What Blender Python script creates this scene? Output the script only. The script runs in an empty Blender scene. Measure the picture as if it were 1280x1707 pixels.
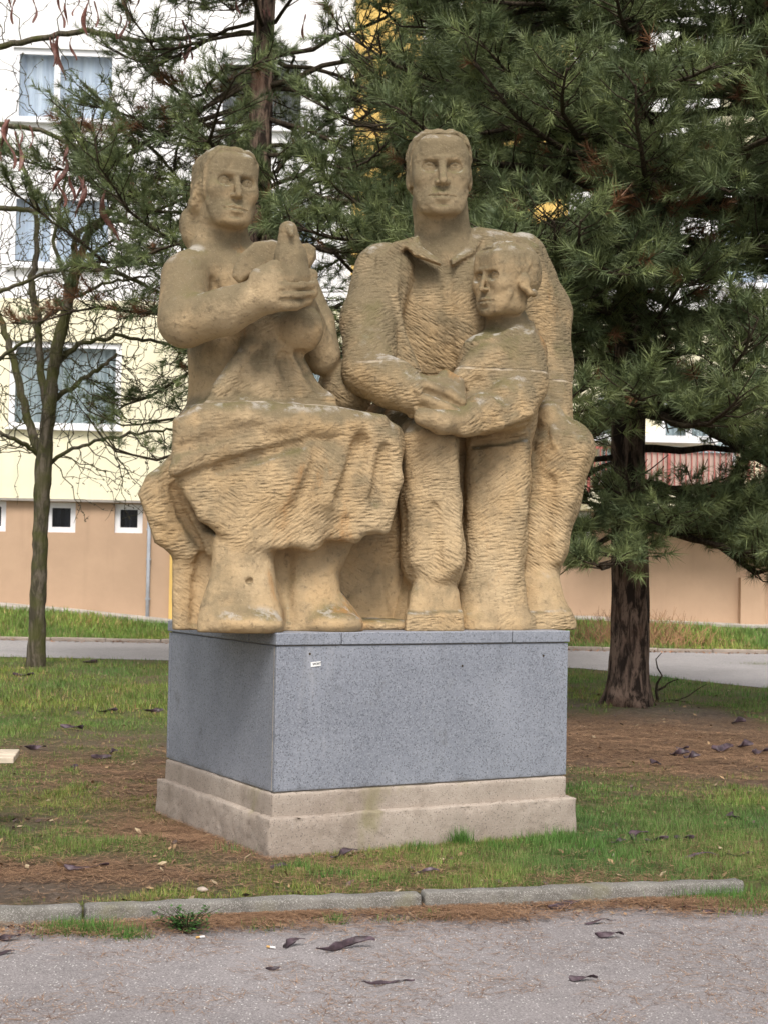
import bpy, math, random
import numpy as np
from mathutils import Matrix, Vector

# ------------------------------------------------------------------ camera
F_PX, IMG_W, IMG_H = 2650.0, 1280.0, 1707.0        # focal length in photo pixels
CAM = np.array((0.0, 0.0, 1.6))
PITCH, ROLL = math.atan(78.5 / F_PX), math.radians(1.04)
FWD = np.array((0, math.cos(PITCH), math.sin(PITCH)))
_u0 = np.array((0, -math.sin(PITCH), math.cos(PITCH))); _r0 = np.array((1.0, 0, 0))
RGT = _r0 * math.cos(ROLL) + _u0 * math.sin(ROLL)
UPV = _u0 * math.cos(ROLL) - _r0 * math.sin(ROLL)
scene = bpy.context.scene
COL = scene.collection
cam_data = bpy.data.cameras.new('camera')
cam_data.sensor_fit = 'VERTICAL'; cam_data.sensor_height = 36.0; cam_data.sensor_width = 27.0
cam_data.lens = F_PX / IMG_H * 36.0
cam_data.clip_start = 0.1; cam_data.clip_end = 2000
cam = bpy.data.objects.new('camera', cam_data); COL.objects.link(cam)
cam.matrix_world = Matrix(((RGT[0], UPV[0], -FWD[0], CAM[0]), (RGT[1], UPV[1], -FWD[1], CAM[1]),
                           (RGT[2], UPV[2], -FWD[2], CAM[2]), (0, 0, 0, 1)))
scene.camera = cam
cam_data.dof.use_dof = True; cam_data.dof.focus_distance = 9.2; cam_data.dof.aperture_fstop = 7.0

# ------------------------------------------------------------------ overcast sky, soft sun
SUN_EL, SUN_AZ = math.radians(53), math.radians(178)   # azimuth clockwise from +Y (north): behind the camera, to its right
world = bpy.data.worlds.new('World'); scene.world = world; world.use_nodes = True
wn = world.node_tree; wn.nodes.clear()
w_out = wn.nodes.new('ShaderNodeOutputWorld'); w_bg = wn.nodes.new('ShaderNodeBackground')
w_sky = wn.nodes.new('ShaderNodeTexSky'); w_sky.sky_type = 'NISHITA'; w_sky.sun_disc = False
w_sky.sun_elevation = SUN_EL; w_sky.sun_rotation = SUN_AZ
w_sky.air_density = 1.0; w_sky.dust_density = 4.0; w_sky.ozone_density = 1.0
w_hs = wn.nodes.new('ShaderNodeHueSaturation'); w_hs.inputs['Saturation'].default_value = 0.3   # cloud cover: nearly grey
wn.links.new(w_sky.outputs[0], w_hs.inputs['Color']); wn.links.new(w_hs.outputs[0], w_bg.inputs[0])
w_bg.inputs[1].default_value = 0.12
wn.links.new(w_bg.outputs[0], w_out.inputs[0])
sun_data = bpy.data.lights.new('sun', 'SUN'); sun_data.energy = 1.5; sun_data.angle = math.radians(22)
sun_data.color = (1.0, 0.93, 0.85)
sun = bpy.data.objects.new('sun', sun_data); COL.objects.link(sun)
_sd = Vector((math.sin(SUN_AZ) * math.cos(SUN_EL), math.cos(SUN_AZ) * math.cos(SUN_EL), math.sin(SUN_EL)))
sun.rotation_euler = _sd.to_track_quat('Z', 'Y').to_euler()
sun.location = (4, -6, 14)
scene.view_settings.view_transform = 'Standard'; scene.view_settings.look = 'None'
scene.view_settings.gamma = 1.0; scene.view_settings.use_curve_mapping = False
scene.view_settings.exposure = 0.79

# ------------------------------------------------------------------ geometry helpers
rng = np.random.default_rng(7)
random.seed(7)
def ray(px, py):
    return FWD + RGT * ((px - 640.0) / F_PX) - UPV * ((py - 853.5) / F_PX)
def at_depth(px, py, Y):
    d = ray(px, py); return CAM + d * ((Y - CAM[1]) / d[1])
def on_ground(px, py, z=0.0):
    d = ray(px, py); return CAM + d * ((z - CAM[2]) / d[2])
# plinth frame: S along its front, T back from its front, corner = near left corner of the footing
YAW = math.radians(28.9)
S = np.array((math.cos(YAW), math.sin(YAW), 0)); T = np.array((-math.sin(YAW), math.cos(YAW), 0)); Z = np.array((0, 0, 1.0))
CORNER = on_ground(447, 1432); CORNER[2] = 0
def on_plane(px, py, t):
    """point of the statue seen at a photo pixel, t metres behind the plinth front; also metres per pixel there"""
    d = ray(px, py); k = (t + (CORNER - CAM) @ T) / (d @ T)
    return CAM + d * k, k / F_PX

def mesh_np(name, V, quads=None, tris=None, mat=None, parent=None, smooth=False, attrs=None, midx=None):
    V = np.asarray(V, np.float32)
    q = np.zeros((0, 4), np.int32) if quads is None else np.asarray(quads, np.int32).reshape(-1, 4)
    t = np.zeros((0, 3), np.int32) if tris is None else np.asarray(tris, np.int32).reshape(-1, 3)
    me = bpy.data.meshes.new(name)
    me.vertices.add(len(V)); me.vertices.foreach_set('co', V.ravel())
    nl = q.size + t.size
    me.loops.add(nl); me.loops.foreach_set('vertex_index', np.concatenate((q.ravel(), t.ravel())))
    me.polygons.add(len(q) + len(t))
    me.polygons.foreach_set('loop_start', np.concatenate((np.arange(len(q)) * 4, q.size + np.arange(len(t)) * 3)).astype(np.int32))
    me.polygons.foreach_set('use_smooth', np.full(len(q) + len(t), bool(smooth)))
    if midx is not None: me.polygons.foreach_set('material_index', np.asarray(midx, np.int32))
    for k, a in (attrs or {}).items():
        a = np.asarray(a, np.float32)
        if a.ndim == 1:
            me.attributes.new(k, 'FLOAT', 'POINT').data.foreach_set('value', a)
        else:
            me.attributes.new(k, 'FLOAT_COLOR', 'POINT').data.foreach_set('color', np.c_[a, np.ones(len(a), np.float32)].ravel())
    me.update(calc_edges=True)
    for m in (mat if isinstance(mat, (list, tuple)) else [mat]):
        if m: me.materials.append(m)
    o = bpy.data.objects.new(name, me); COL.objects.link(o)
    if parent is not None: o.parent = parent
    return o
def tag(o, label=None, cat=None, group=None, kind=None):
    if label: o['label'] = label
    if cat: o['category'] = cat
    if group: o['group'] = group
    if kind: o['kind'] = kind
    return o
def empty(name, loc=(0, 0, 0), rz=0.0):
    o = bpy.data.objects.new(name, None); COL.objects.link(o)
    o.location = loc; o.rotation_euler = (0, 0, rz); o.empty_display_size = 0.2
    return o
def dup(o, parent=None):
    c = o.copy(); COL.objects.link(c)
    if parent is not None: c.parent = parent
    return c

class MB:
    """collects boxes, tubes and strips into one mesh"""
    def __init__(s): s.v, s.q, s.t, s.n = [], [], [], 0
    def add(s, V, quads=None, tris=None):
        V = np.asarray(V, float).reshape(-1, 3)
        if quads is not None and len(quads): s.q.append(np.asarray(quads).reshape(-1, 4) + s.n)
        if tris is not None and len(tris): s.t.append(np.asarray(tris).reshape(-1, 3) + s.n)
        s.v.append(V); s.n += len(V); return s
    def box(s, lo, hi, bev=0.0, M=None):
        lo, hi = np.minimum(lo, hi).astype(float), np.maximum(lo, hi).astype(float)
        if bev <= 0:
            V = np.array([[(lo, hi)[i][0], (lo, hi)[j][1], (lo, hi)[k][2]] for i in (0, 1) for j in (0, 1) for k in (0, 1)])
            Q = [(0, 1, 3, 2), (4, 6, 7, 5), (0, 4, 5, 1), (2, 3, 7, 6), (0, 2, 6, 4), (1, 5, 7, 3)]; tr = []
        else:   # chamfered box
            c, h = (lo + hi) / 2, (hi - lo) / 2; b = min(bev, h.min() * .9); V = []; idx = {}
            for i in (-1, 1):
                for j in (-1, 1):
                    for k in (-1, 1):
                        for a in range(3):
                            p = np.array((i, j, k)) * h
                            for o_ in range(3):
                                if o_ != a: p[o_] -= (i, j, k)[o_] * b
                            idx[(i, j, k, a)] = len(V); V.append(c + p)
            Q, tr = [], []
            def quad(ids):
                n = np.cross(V[ids[1]] - V[ids[0]], V[ids[2]] - V[ids[0]]); m = sum(V[i] for i in ids) / len(ids) - c
                (Q if len(ids) == 4 else tr).append(ids if n @ m > 0 else ids[::-1])
            for a in range(3):
                b1, b2 = [x for x in range(3) if x != a]
                for sg in (-1, 1):
                    ids = []
                    for p_, q_ in ((-1, -1), (1, -1), (1, 1), (-1, 1)):
                        k = [0, 0, 0]; k[a] = sg; k[b1] = p_; k[b2] = q_; ids.append(idx[(*k, a)])
                    quad(ids)
                for p_ in (-1, 1):
                    for q_ in (-1, 1):
                        ids = []
                        for sg in (-1, 1):
                            k = [0, 0, 0]; k[a] = sg; k[b1] = p_; k[b2] = q_
                            ids += [idx[(*k, b1)], idx[(*k, b2)]] if sg < 0 else [idx[(*k, b2)], idx[(*k, b1)]]
                        quad(ids)
            for i in (-1, 1):
                for j in (-1, 1):
                    for k in (-1, 1): quad([idx[(i, j, k, a)] for a in range(3)])
            V = np.array(V)
        if M is not None: V = V @ np.asarray(M)[:3, :3].T + np.asarray(M)[:3, 3]
        return s.add(V, Q, tr)
    def tube(s, pts, rad, n=6, cap=True):
        V, Q, tr = tube_np(pts, rad, n, cap); return s.add(V, Q, tr)
    def build(s, name, mat=None, parent=None, smooth=False, attrs=None):
        return mesh_np(name, np.concatenate(s.v), np.concatenate(s.q) if s.q else None,
                       np.concatenate(s.t) if s.t else None, mat, parent, smooth, attrs)
def tube_np(pts, rad, n=6, cap=True):
    P = np.asarray(pts, float); m = len(P); R = np.broadcast_to(np.asarray(rad, float), (m,))
    tn = np.gradient(P, axis=0); tn /= np.linalg.norm(tn, axis=1, keepdims=True) + 1e-9
    ref = np.array((0, 0, 1.0)) if abs(tn[:, 2]).mean() < .8 else np.array((0, 1.0, 0))
    a = np.cross(tn, ref); a /= np.linalg.norm(a, axis=1, keepdims=True) + 1e-9
    b = np.cross(tn, a)
    th = np.arange(n) * 2 * math.pi / n
    V = (P[:, None] + R[:, None, None] * (a[:, None] * np.cos(th)[None, :, None] + b[:, None] * np.sin(th)[None, :, None])).reshape(-1, 3)
    i = np.arange(m - 1)[:, None] * n; j = np.arange(n)[None]; j2 = (j + 1) % n
    Q = np.stack((i + j, i + n + j, i + n + j2, i + j2), -1).reshape(-1, 4)
    tr = []
    if cap:
        V = np.r_[V, P[:1], P[-1:]]; c0, c1 = m * n, m * n + 1
        for k in range(n):
            k2 = (k + 1) % n; tr += [(c0, k, k2), (c1, (m - 1) * n + k2, (m - 1) * n + k)]
    return V, Q, tr

def _hash(i, j, k, seed):
    h = (i * 374761393 + j * 668265263 + k * 2147483647 + seed * 1274126177) & 0xffffffff
    h = ((h ^ (h >> 13)) * 1274126177) & 0xffffffff
    return ((h ^ (h >> 16)) & 0xffff) / 65535.0
def vnoise(P, scale=1.0, seed=0):
    P = np.asarray(P, float) * scale
    if P.shape[1] == 2: P = np.c_[P, np.zeros(len(P))]
    i = np.floor(P).astype(np.int64); f = P - i; f = f * f * (3 - 2 * f); r = 0
    for a in (0, 1):
        for b in (0, 1):
            for c in (0, 1):
                w = (f[:, 0] if a else 1 - f[:, 0]) * (f[:, 1] if b else 1 - f[:, 1]) * (f[:, 2] if c else 1 - f[:, 2])
                r = r + w * _hash(i[:, 0] + a, i[:, 1] + b, i[:, 2] + c, seed)
    return r
def fbm(P, scale=1.0, seed=0, oct=3):
    r, a, t = 0, 1.0, 0
    for o in range(oct):
        r = r + a * vnoise(P, scale * 2 ** o, seed + o); t += a; a *= .5
    return r / t

# ------------------------------------------------------------------ material helpers
class Mat:
    def __init__(s, name, rough=.8, spec=.3):
        s.m = bpy.data.materials.new(name); s.m.use_nodes = True; s.nt = s.m.node_tree
        s.b = s.nt.nodes['Principled BSDF']; s.b.inputs['Roughness'].default_value = rough
        s.b.inputs['Specular IOR Level'].default_value = spec
        s.tc = None
    def N(s, t, **kw):
        n = s.nt.nodes.new('ShaderNode' + t)
        for k, v in kw.items():
            if hasattr(n, k): setattr(n, k, v)
            else: n.inputs[k.replace('_', ' ')].default_value = v
        return n
    def L(s, a, b): s.nt.links.new(a, b); return s
    def co(s, scale=(1, 1, 1), rot=(0, 0, 0), kind='Object'):
        if s.tc is None: s.tc = s.N('TexCoord')
        mp = s.N('Mapping'); mp.inputs['Scale'].default_value = scale; mp.inputs['Rotation'].default_value = rot
        s.L(s.tc.outputs[kind], mp.inputs[0]); return mp.outputs[0]
    def noise(s, scale, detail=4, rough=.55, vec=None, dist=0.0):
        n = s.N('TexNoise'); n.inputs['Scale'].default_value = scale; n.inputs['Detail'].default_value = detail
        n.inputs['Roughness'].default_value = rough; n.inputs['Distortion'].default_value = dist
        s.L(vec if vec is not None else s.co(), n.inputs['Vector']); return n.outputs['Fac']
    def vor(s, scale, vec=None, feature='F1', out='Distance'):
        n = s.N('TexVoronoi'); n.feature = feature; n.inputs['Scale'].default_value = scale
        s.L(vec if vec is not None else s.co(), n.inputs['Vector']); return n.outputs[out]
    def ramp(s, fac, lo, hi, a=0.0, b=1.0):
        n = s.N('MapRange'); n.inputs[1].default_value = lo; n.inputs[2].default_value = hi
        n.inputs[3].default_value = a; n.inputs[4].default_value = b; n.interpolation_type = 'SMOOTHSTEP'
        s.L(fac, n.inputs[0]); return n.outputs[0]
    def mix(s, fac, a, b, mode='MIX'):
        n = s.N('MixRGB'); n.blend_type = mode
        for v, i in ((fac, 0), (a, 1), (b, 2)):
            if isinstance(v, (int, float)): n.inputs[i].default_value = v
            elif isinstance(v, tuple): n.inputs[i].default_value = (*v, 1)
            else: s.L(v, n.inputs[i])
        return n.outputs[0]
    def math(s, op, a, b=0.0):
        n = s.N('Math'); n.operation = op
        for v, i in ((a, 0), (b, 1)):
            if isinstance(v, (int, float)): n.inputs[i].default_value = v
            else: s.L(v, n.inputs[i])
        return n.outputs[0]
    def attr(s, name, out='Fac'):
        n = s.N('Attribute'); n.attribute_name = name; return n.outputs[out]
    def sep(s, vec):
        n = s.N('SeparateXYZ'); s.L(vec, n.inputs[0]); return n.outputs
    def color(s, c):
        if isinstance(c, tuple): s.b.inputs['Base Color'].default_value = (*c, 1)
        else: s.L(c, s.b.inputs['Base Color'])
        return s
    def rough(s, c): s.L(c, s.b.inputs['Roughness']); return s
    def bump(s, h, strength=.5, dist=.01, chain=None):
        n = s.N('Bump'); n.inputs['Strength'].default_value = strength; n.inputs['Distance'].default_value = dist
        s.L(h, n.inputs['Height'])
        if chain is not None: s.L(chain, n.inputs['Normal'])
        s.L(n.outputs[0], s.b.inputs['Normal']); return n.outputs[0]
def simple(name, c, rough=.8, spec=.3, var=.12, scale=6.0, bump=0.0, bscale=60.0, metal=0.0):
    m = Mat(name, rough, spec); n = m.noise(scale, 5)
    m.color(m.mix(m.ramp(n, .3, .7), tuple(x * (1 - var) for x in c), tuple(min(1, x * (1 + var)) for x in c)))
    if bump: m.bump(m.noise(bscale, 3), bump, .01)
    if metal: m.b.inputs['Metallic'].default_value = metal
    return m.m

# ------------------------------------------------------------------ materials of the setting
def m_granite():
    m = Mat('grey_granite', .55, .35); v = m.vor(170, out='Color'); n = m.noise(240, 2); big = m.noise(2.2, 5, .6); mid = m.noise(9, 4)
    sp = m.sep(v)
    c = m.mix(m.ramp(big, .3, .72), (.182, .196, .230), (.246, .262, .302))
    c = m.mix(m.ramp(sp[0], .55, 1.0, 0, .45), c, (.37, .385, .42)); c = m.mix(m.ramp(sp[1], .84, .92, 0, .6), c, (.06, .065, .075))
    c = m.mix(m.ramp(mid, .55, .8, 0, .35), c, (.20, .21, .225))
    drip = m.noise(5.0, 5, .6, m.co((1.6, 1.6, .10))); c = m.mix(m.ramp(drip, .56, .74, 0, .28), c, (.13, .135, .145)); zz = m.sep(m.co())[2]; c = m.mix(m.ramp(m.math('ADD', zz, m.math('MULTIPLY', mid, .10)), .415, .385, 0, .45), c, (.09, .09, .09)); c = m.mix(m.ramp(m.noise(3.0, 5, .7), .62, .75, 0, .6), c, (.095, .095, .095))
    c = m.mix(m.ramp(m.noise(6.0, 4, .6, m.co((1.5, 1.5, .13))), .60, .75, 0, .28), c, (.40, .40, .42))
    m.color(c); m.bump(n, .15, .002); return m.m
def m_concrete():
    m = Mat('footing_concrete', .9, .2); big = m.noise(1.8, 5, .6); mid = m.noise(12, 5, .6); fine = m.noise(140, 3); v = m.vor(170, out='Color')
    c = m.mix(m.ramp(big, .3, .7), (.29, .240, .198), (.385, .328, .275)); c = m.mix(m.ramp(mid, .5, .75, 0, .5), c, (.27, .22, .18))
    c = m.mix(m.ramp(m.sep(v)[0], .85, .95, 0, .25), c, (.5, .45, .4)); c = m.mix(m.ramp(m.sep(v)[1], .9, .95, 0, .6), c, (.12, .10, .09))
    drip = m.noise(7.0, 4, .6, m.co((1.6, 1.6, .2)));  c = m.mix(m.ramp(drip, .64, .76, 0, .30), c, (.44, .40, .37))
    c = m.mix(m.ramp(m.noise(2.6, 4, .6, m.co((1, 1, .5))), .58, .70, 0, .6), c, (.22, .20, .09)); c = m.mix(m.ramp(m.noise(3.4, 6, .7, m.co((1, 1, .6))), .50, .70, 0, .55), c, (.20, .16, .125))
    z = m.sep(m.co())[2]; c = m.mix(m.ramp(m.math('ADD', z, m.math('MULTIPLY', mid, .12)), .12, .0, 0, .55), c, (.17, .13, .10))
    m.color(c); b = m.bump(mid, .5, .01); m.bump(fine, .6, .004, b); return m.m
def m_asphalt(name, a, b, speck=1.0):
    m = Mat(name, .9, .2); v = m.vor(75, out='Color'); v2 = m.vor(190, out='Color'); big = m.noise(.55, 5, .6); mid = m.noise(5, 5, .65); fine = m.noise(160, 3)
    c = m.mix(m.ramp(big, .3, .7), a, b); c = m.mix(m.ramp(mid, .45, .75, 0, .5), c, tuple(x * .72 for x in a))
    dist = m.vor(75); fl = m.math('MULTIPLY', m.ramp(dist, .30, .2), m.ramp(m.sep(v)[0], .78, .80))
    c = m.mix(m.math('MULTIPLY', fl, speck), c, (.72, .70, .66))
    c = m.mix(m.ramp(m.sep(v2)[0], .72, .8, 0, .35), c, tuple(min(1, x * 1.7) for x in b)); c = m.mix(m.ramp(m.sep(v2)[1], .8, .9, 0, .6), c, tuple(x * .45 for x in a))
    m.color(c); m.bump(m.math('ADD', fine, m.sep(v2)[2]), .5, .004); return m.m
def m_soil():
    m = Mat('lawn_soil', .95, .15); g = m.attr('green'); li = m.attr('litter'); n = m.noise(7, 7, .7); f = m.noise(60, 5, .7); f2 = m.noise(22, 8, .75); v = m.vor(48, out='Color')
    soil = m.mix(m.ramp(n, .3, .7), (.115, .090, .070), (.200, .160, .125)); soil = m.mix(m.ramp(f2, .48, .68, 0, .7), soil, (.075, .053, .040)); soil = m.mix(m.ramp(m.sep(v)[0], .86, .92, 0, .6), soil, (.30, .23, .18))
    lit = m.mix(m.ramp(f2, .36, .62), (.085, .048, .030), (.23, .145, .088)); lit = m.mix(m.ramp(f, .52, .7, 0, .7), lit, (.33, .22, .14)); lit = m.mix(m.ramp(n, .5, .75, 0, .55), lit, (.06, .038, .028))
    gr = m.mix(m.ramp(f, .35, .65), (.050, .085, .022), (.17, .20, .06)); gr = m.mix(m.ramp(f2, .45, .65, 0, .6), gr, (.12, .095, .045))
    c = m.mix(li, soil, lit); gg = m.math('MULTIPLY', m.ramp(g, .1, .8), m.ramp(m.noise(30, 6, .75), .30, .55)); c = m.mix(gg, c, gr)
    m.color(c); m.bump(m.math('ADD', f, m.math('MULTIPLY', f2, 1.5)), 1.0, .03); return m.m
def m_attrcol(name, attr='col', rough=.7, spec=.25, trans=0.0):
    m = Mat(name, rough, spec); a = m.attr(attr, 'Color'); m.color(a)
    if trans:
        t = m.N('BsdfTranslucent'); m.L(a, t.inputs[0]); mx = m.N('MixShader'); mx.inputs[0].default_value = trans
        m.L(m.b.outputs[0], mx.inputs[1]); m.L(t.outputs[0], mx.inputs[2]); m.L(mx.outputs[0], m.nt.nodes['Material Output'].inputs[0])
    return m.m
def m_bark(name, a, b, c3, vs=9.0, moss=0.0):
    m = Mat(name, .9, .15); ridge = m.noise(vs, 6, .65, m.co((1, 1, .22)), .6); f = m.noise(60, 4)
    c = m.mix(m.ramp(ridge, .42, .60), a, b); c = m.mix(m.ramp(m.noise(vs * 3.5, 4, .7, m.co((1, 1, .4))), .5, .68, 0, .6), c, a); c = m.mix(m.ramp(m.noise(2.5, 4), .5, .7, 0, .7), c, c3)
    if moss: c = m.mix(m.ramp(m.noise(3.5, 5), .42, .62, 0, moss), c, (.075, .08, .022))
    m.color(c); bb = m.bump(ridge, 1.0, .03); m.bump(f, .6, .008, bb); return m.m
MT = dict(granite=m_granite(), footing=m_concrete(),
          road=m_asphalt('road_asphalt', (.205, .186, .184), (.262, .240, .238)), path=m_asphalt('path_asphalt', (.27, .26, .265), (.34, .325, .33), .3),
          soil=m_soil(), blade=m_attrcol('grass_blades', trans=.3), needle=m_attrcol('pine_needles', rough=.55, spec=.35, trans=.15), litter=m_attrcol('needle_litter', rough=.9),
          pine_bark=m_bark('pine_bark', (.028, .020, .016), (.21, .145, .11), (.12, .066, .045), 13),
          twig=m_bark('dark_twig_bark', (.035, .026, .018), (.085, .065, .045), (.05, .045, .022), 30),
          locust=m_bark('locust_bark', (.06, .052, .035), (.15, .125, .095), (.085, .08, .035), 16, .7),
          mortar=simple('joint_mortar', (.42, .37, .31), .95, .1, .25, 20), kerb=None)
def m_kerb():
    m = Mat('kerb_concrete', .9, .2); n = m.noise(6, 5, .6); v = m.vor(330, out='Color'); f = m.noise(120, 3)
    c = m.mix(m.ramp(n, .3, .7), (.115, .108, .095), (.20, .19, .172)); c = m.mix(m.ramp(m.sep(v)[0], .78, .9, 0, .5), c, (.48, .46, .43))
    c = m.mix(m.ramp(m.noise(3, 5), .52, .68, 0, .6), c, (.15, .14, .075)); nz = m.N('NewGeometry')
    m.color(c); m.bump(f, .6, .006); return m.m
MT['kerb'] = m_kerb()

# ------------------------------------------------------------------ ground, road, path, kerbs
K0, K1 = on_ground(0, 1520), on_ground(1237, 1474)
KD = (K1 - K0)[:2]; KLEN = np.linalg.norm(KD); KD = KD / KLEN; KN = np.array((-KD[1], KD[0]))
ROAD_Z = -.072
def kerb_dist(x, y): return (x - K0[0]) * KN[0] + (y - K0[1]) * KN[1]
PX, PY = np.array((-40, -7.7, -4.2, 0, 3.9, 7.9, 40)), np.array((.55, .54, .25, .35, .47, .33, .3))
def sstep(a, b, x): t = np.clip((x - a) / (b - a), 0, 1); return t * t * (3 - 2 * t)
PATH_FAR = 28.9
def path_near(x): return 24.2 - 3.6 * sstep(2.6, 5.6, x) + .1 * np.sin(x * .9)
P_RPINE = on_ground(1044, 1186)
def ground_z(x, y):
    x, y = np.asarray(x, float), np.asarray(y, float); p = np.stack((x.ravel(), y.ravel()), 1)
    n = (fbm(p, .7, 11, 3).reshape(x.shape) - .5) * .10 + (fbm(p, 5., 14, 2).reshape(x.shape) - .5) * .035
    k = kerb_dist(x, y); pathm = sstep(.5, 0, np.maximum(path_near(x) - y, y - PATH_FAR)); n = n * (1 - pathm) * sstep(.1, .9, k)
    s_ = (x - CORNER[0]) * S[0] + (y - CORNER[1]) * S[1]; t_ = (x - CORNER[0]) * T[0] + (y - CORNER[1]) * T[1]
    n = n * sstep(0, .5, np.maximum(np.abs(s_ - 1) - 1, np.abs(t_ - .84) - .84) + .1)
    mound = .10 * np.exp(-((x - P_RPINE[0]) ** 2 / 1.5 + (y - P_RPINE[1]) ** 2 / 1.2))
    bank = sstep(PATH_FAR + .2, 31.6, y) * np.interp(x, PX, PY)
    z = n + mound + bank - .012 * sstep(.6, .1, k) * 1.0 - .03 * sstep(-.05, -.6, np.maximum(path_near(x) - y, y - PATH_FAR))
    return np.where(k < .06, ROAD_Z - .05, z)
def blob(x, y, px, py, rx, ry):
    c = on_ground(px, py); return np.exp(-(((x - c[0]) / rx) ** 2 + ((y - c[1]) / ry) ** 2))
def cover(x, y):
    """how much living grass and how much brown pine litter lies at a place"""
    p = np.stack((x, y), 1); n = fbm(p, 1.5, 31, 4); n2 = fbm(p, .9, 41, 3); n3 = fbm(p, 4.0, 51, 3)
    g = .74 + .9 * (n - .5) + .8 * (n3 - .5)
    br = 1.0 * blob(x, y, 1120, 1235, 2.6, 2.3) + .8 * blob(x, y, 340, 1390, .65, .7) + .9 * blob(x, y, 60, 1470, .75, .38) + .42 * blob(x, y, 150, 1275, 1.3, 1.6) + .5 * blob(x, y, 240, 1320, .6, .9) + .25 * blob(x, y, 620, 1450, .5, .25) \
        + .5 * blob(x, y, 1060, 1060, 1.5, 1.6) + .2 * blob(x, y, 420, 1465, .8, .2)
    up = 1.0 * blob(x, y, 1160, 1400, 1.5, 1.0) + .5 * blob(x, y, 850, 1430, .8, .25) + .45 * blob(x, y, 180, 1425, .4, .22) + .5 * blob(x, y, 560, 1458, .6, .16) + .3 * blob(x, y, 150, 1330, .8, .6) + .3 * blob(x, y, 150, 1160, 1.6, 1.4) + .45 * (y > 29)
    g = np.clip(g - .95 * br + up, 0, 1)
    li = np.clip(.35 + 1.0 * (n2 - .45) + .8 * br - .9 * blob(x, y, 50, 1480, .7, .28) - .5 * blob(x, y, 1060, 1190, 1.1, .55), 0, 1)
    return g, li
xs = np.r_[-700, -250, -90, -40, -20, -13, np.linspace(-10.5, 10.5, 176), 13, 20, 40, 90, 250, 700]
ys = np.r_[-400, -60, -10, 0, 3, np.linspace(5, 13, 121), np.linspace(13.12, 33, 130), 40, 60, 120, 300, 900]
# keep grid lines along the kerb: a little extra density there
GX, GY = np.meshgrid(xs, ys, indexing='ij'); GZ = ground_z(GX, GY)
far = (np.abs(GX) > 12) | (GY > 34) | (GY < 4); GZ = np.where(far & (GY < 29), ROAD_Z - .05 if False else np.minimum(GZ, -.03), GZ)
V = np.stack((GX, GY, GZ), -1).reshape(-1, 3); nx, ny = len(xs), len(ys)
I, J = np.meshgrid(np.arange(nx - 1), np.arange(ny - 1), indexing='ij')
Q = np.stack((I * ny + J, (I + 1) * ny + J, (I + 1) * ny + J + 1, I * ny + J + 1), -1).reshape(-1, 4)
gcov, lcov = cover(V[:, 0], V[:, 1])
ground = mesh_np('ground', V, Q, None, MT['soil'], None, True, {'green': gcov, 'litter': lcov}); tag(ground, kind='structure')

def strip(name, left, right, z, mat, thick=.0):
    """sheet between two polylines"""
    L_, R_ = np.asarray(left, float), np.asarray(right, float); n = len(L_)
    V = np.r_[np.c_[L_, np.broadcast_to(z, n)], np.c_[R_, np.broadcast_to(z, n)]]
    i = np.arange(n - 1); return mesh_np(name, V, np.stack((i, i + 1, n + i + 1, n + i), 1), None, mat)
u = np.linspace(-60, 60, 121); a = K0[:2] + u[:, None] * KD + KN * .10
rim = a + KN * (.02 * np.sin(u * 3.1)[:, None]); front = K0[:2] + u[:, None] * KD - KN * 14
road = strip('road', front, rim, ROAD_Z, MT['road']); tag(road, kind='structure')
px_ = np.linspace(-60, 60, 241)
path = strip('path', np.c_[px_, path_near(px_)], np.c_[px_, np.full(241, PATH_FAR)], .006, MT['path']); tag(path, kind='structure')
# near kerb, laid stone by stone
kerb = empty('kerb', (K0[0], K0[1], 0), math.atan2(KD[1], KD[0])); tag(kerb, kind='structure')
def kerb_stones(parent, x0, x1, length, w, top, bot, mat, jig=.006, bev=.012, joints=None):
    x = x0; cuts = joints or list(np.arange(x0, x1, length)) + [x1]
    for i, (p, q) in enumerate(zip(cuts[:-1], cuts[1:])):
        dz, dy = random.uniform(-jig, jig), random.uniform(-jig, jig)
        V0 = MB().box((p + .004, dy, bot), (q - .004, w + dy, top + dz), bev)
        o = V0.build('kerb_stone', mat, parent)
far_kerb = empty('far_kerb', (0, PATH_FAR, 0)); tag(far_kerb, kind='structure')
kerb_stones(far_kerb, -12, 12, 1.0, .10, .075, -.1, MT['footing'], .008)

# ------------------------------------------------------------------ plinth
plinth = empty('plinth', tuple(CORNER), YAW); tag(plinth, 'grey stone clad block on a stepped pinkish concrete footing under the statue', 'plinth')
W_, D_ = 2.007, 1.684
e = .052
MB().box((e + .015, e + .015, .33), (W_ - e - .015, D_ - e - .015, 1.13)).build('core', MT['mortar'], plinth)
MB().box((e + .0005, e + .030, .345), (e + .02, e + .0345, 1.12)).build('joint', MT['mortar'], plinth)
MB().box((e, e, .342), (W_ - e, e + .03, 1.121), .003).build('front_panel', MT['granite'], plinth)
MB().box((e + .003, e + .034, .339), (e + .03, D_ - e - .034, 1.122), .003).build('side_panel', MT['granite'], plinth)
MB().box((W_ - e - .03, e + .034, .339), (W_ - e - .003, D_ - e - .034, 1.122), .003).build('side_panel', MT['granite'], plinth)
MB().box((e, D_ - e - .03, .342), (W_ - e, D_ - e, 1.121), .003).build('back_panel', MT['granite'], plinth)
for px, py in ((905, 1093), (517, 1090), (770, 1110)):
    pc = Matrix.Rotation(-YAW, 3, 'Z') @ Vector(on_plane(px, py, e)[0] - CORNER); MB().tube([(pc.x, e - .0015, pc.z), (pc.x, e + .01, pc.z)], .007, 8).build('fixing_plug', MT['twig'], plinth)
def s_at(px, py):   # distance along the plinth front
    return (on_plane(px, py, .05)[0] - CORNER) @ S
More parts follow.
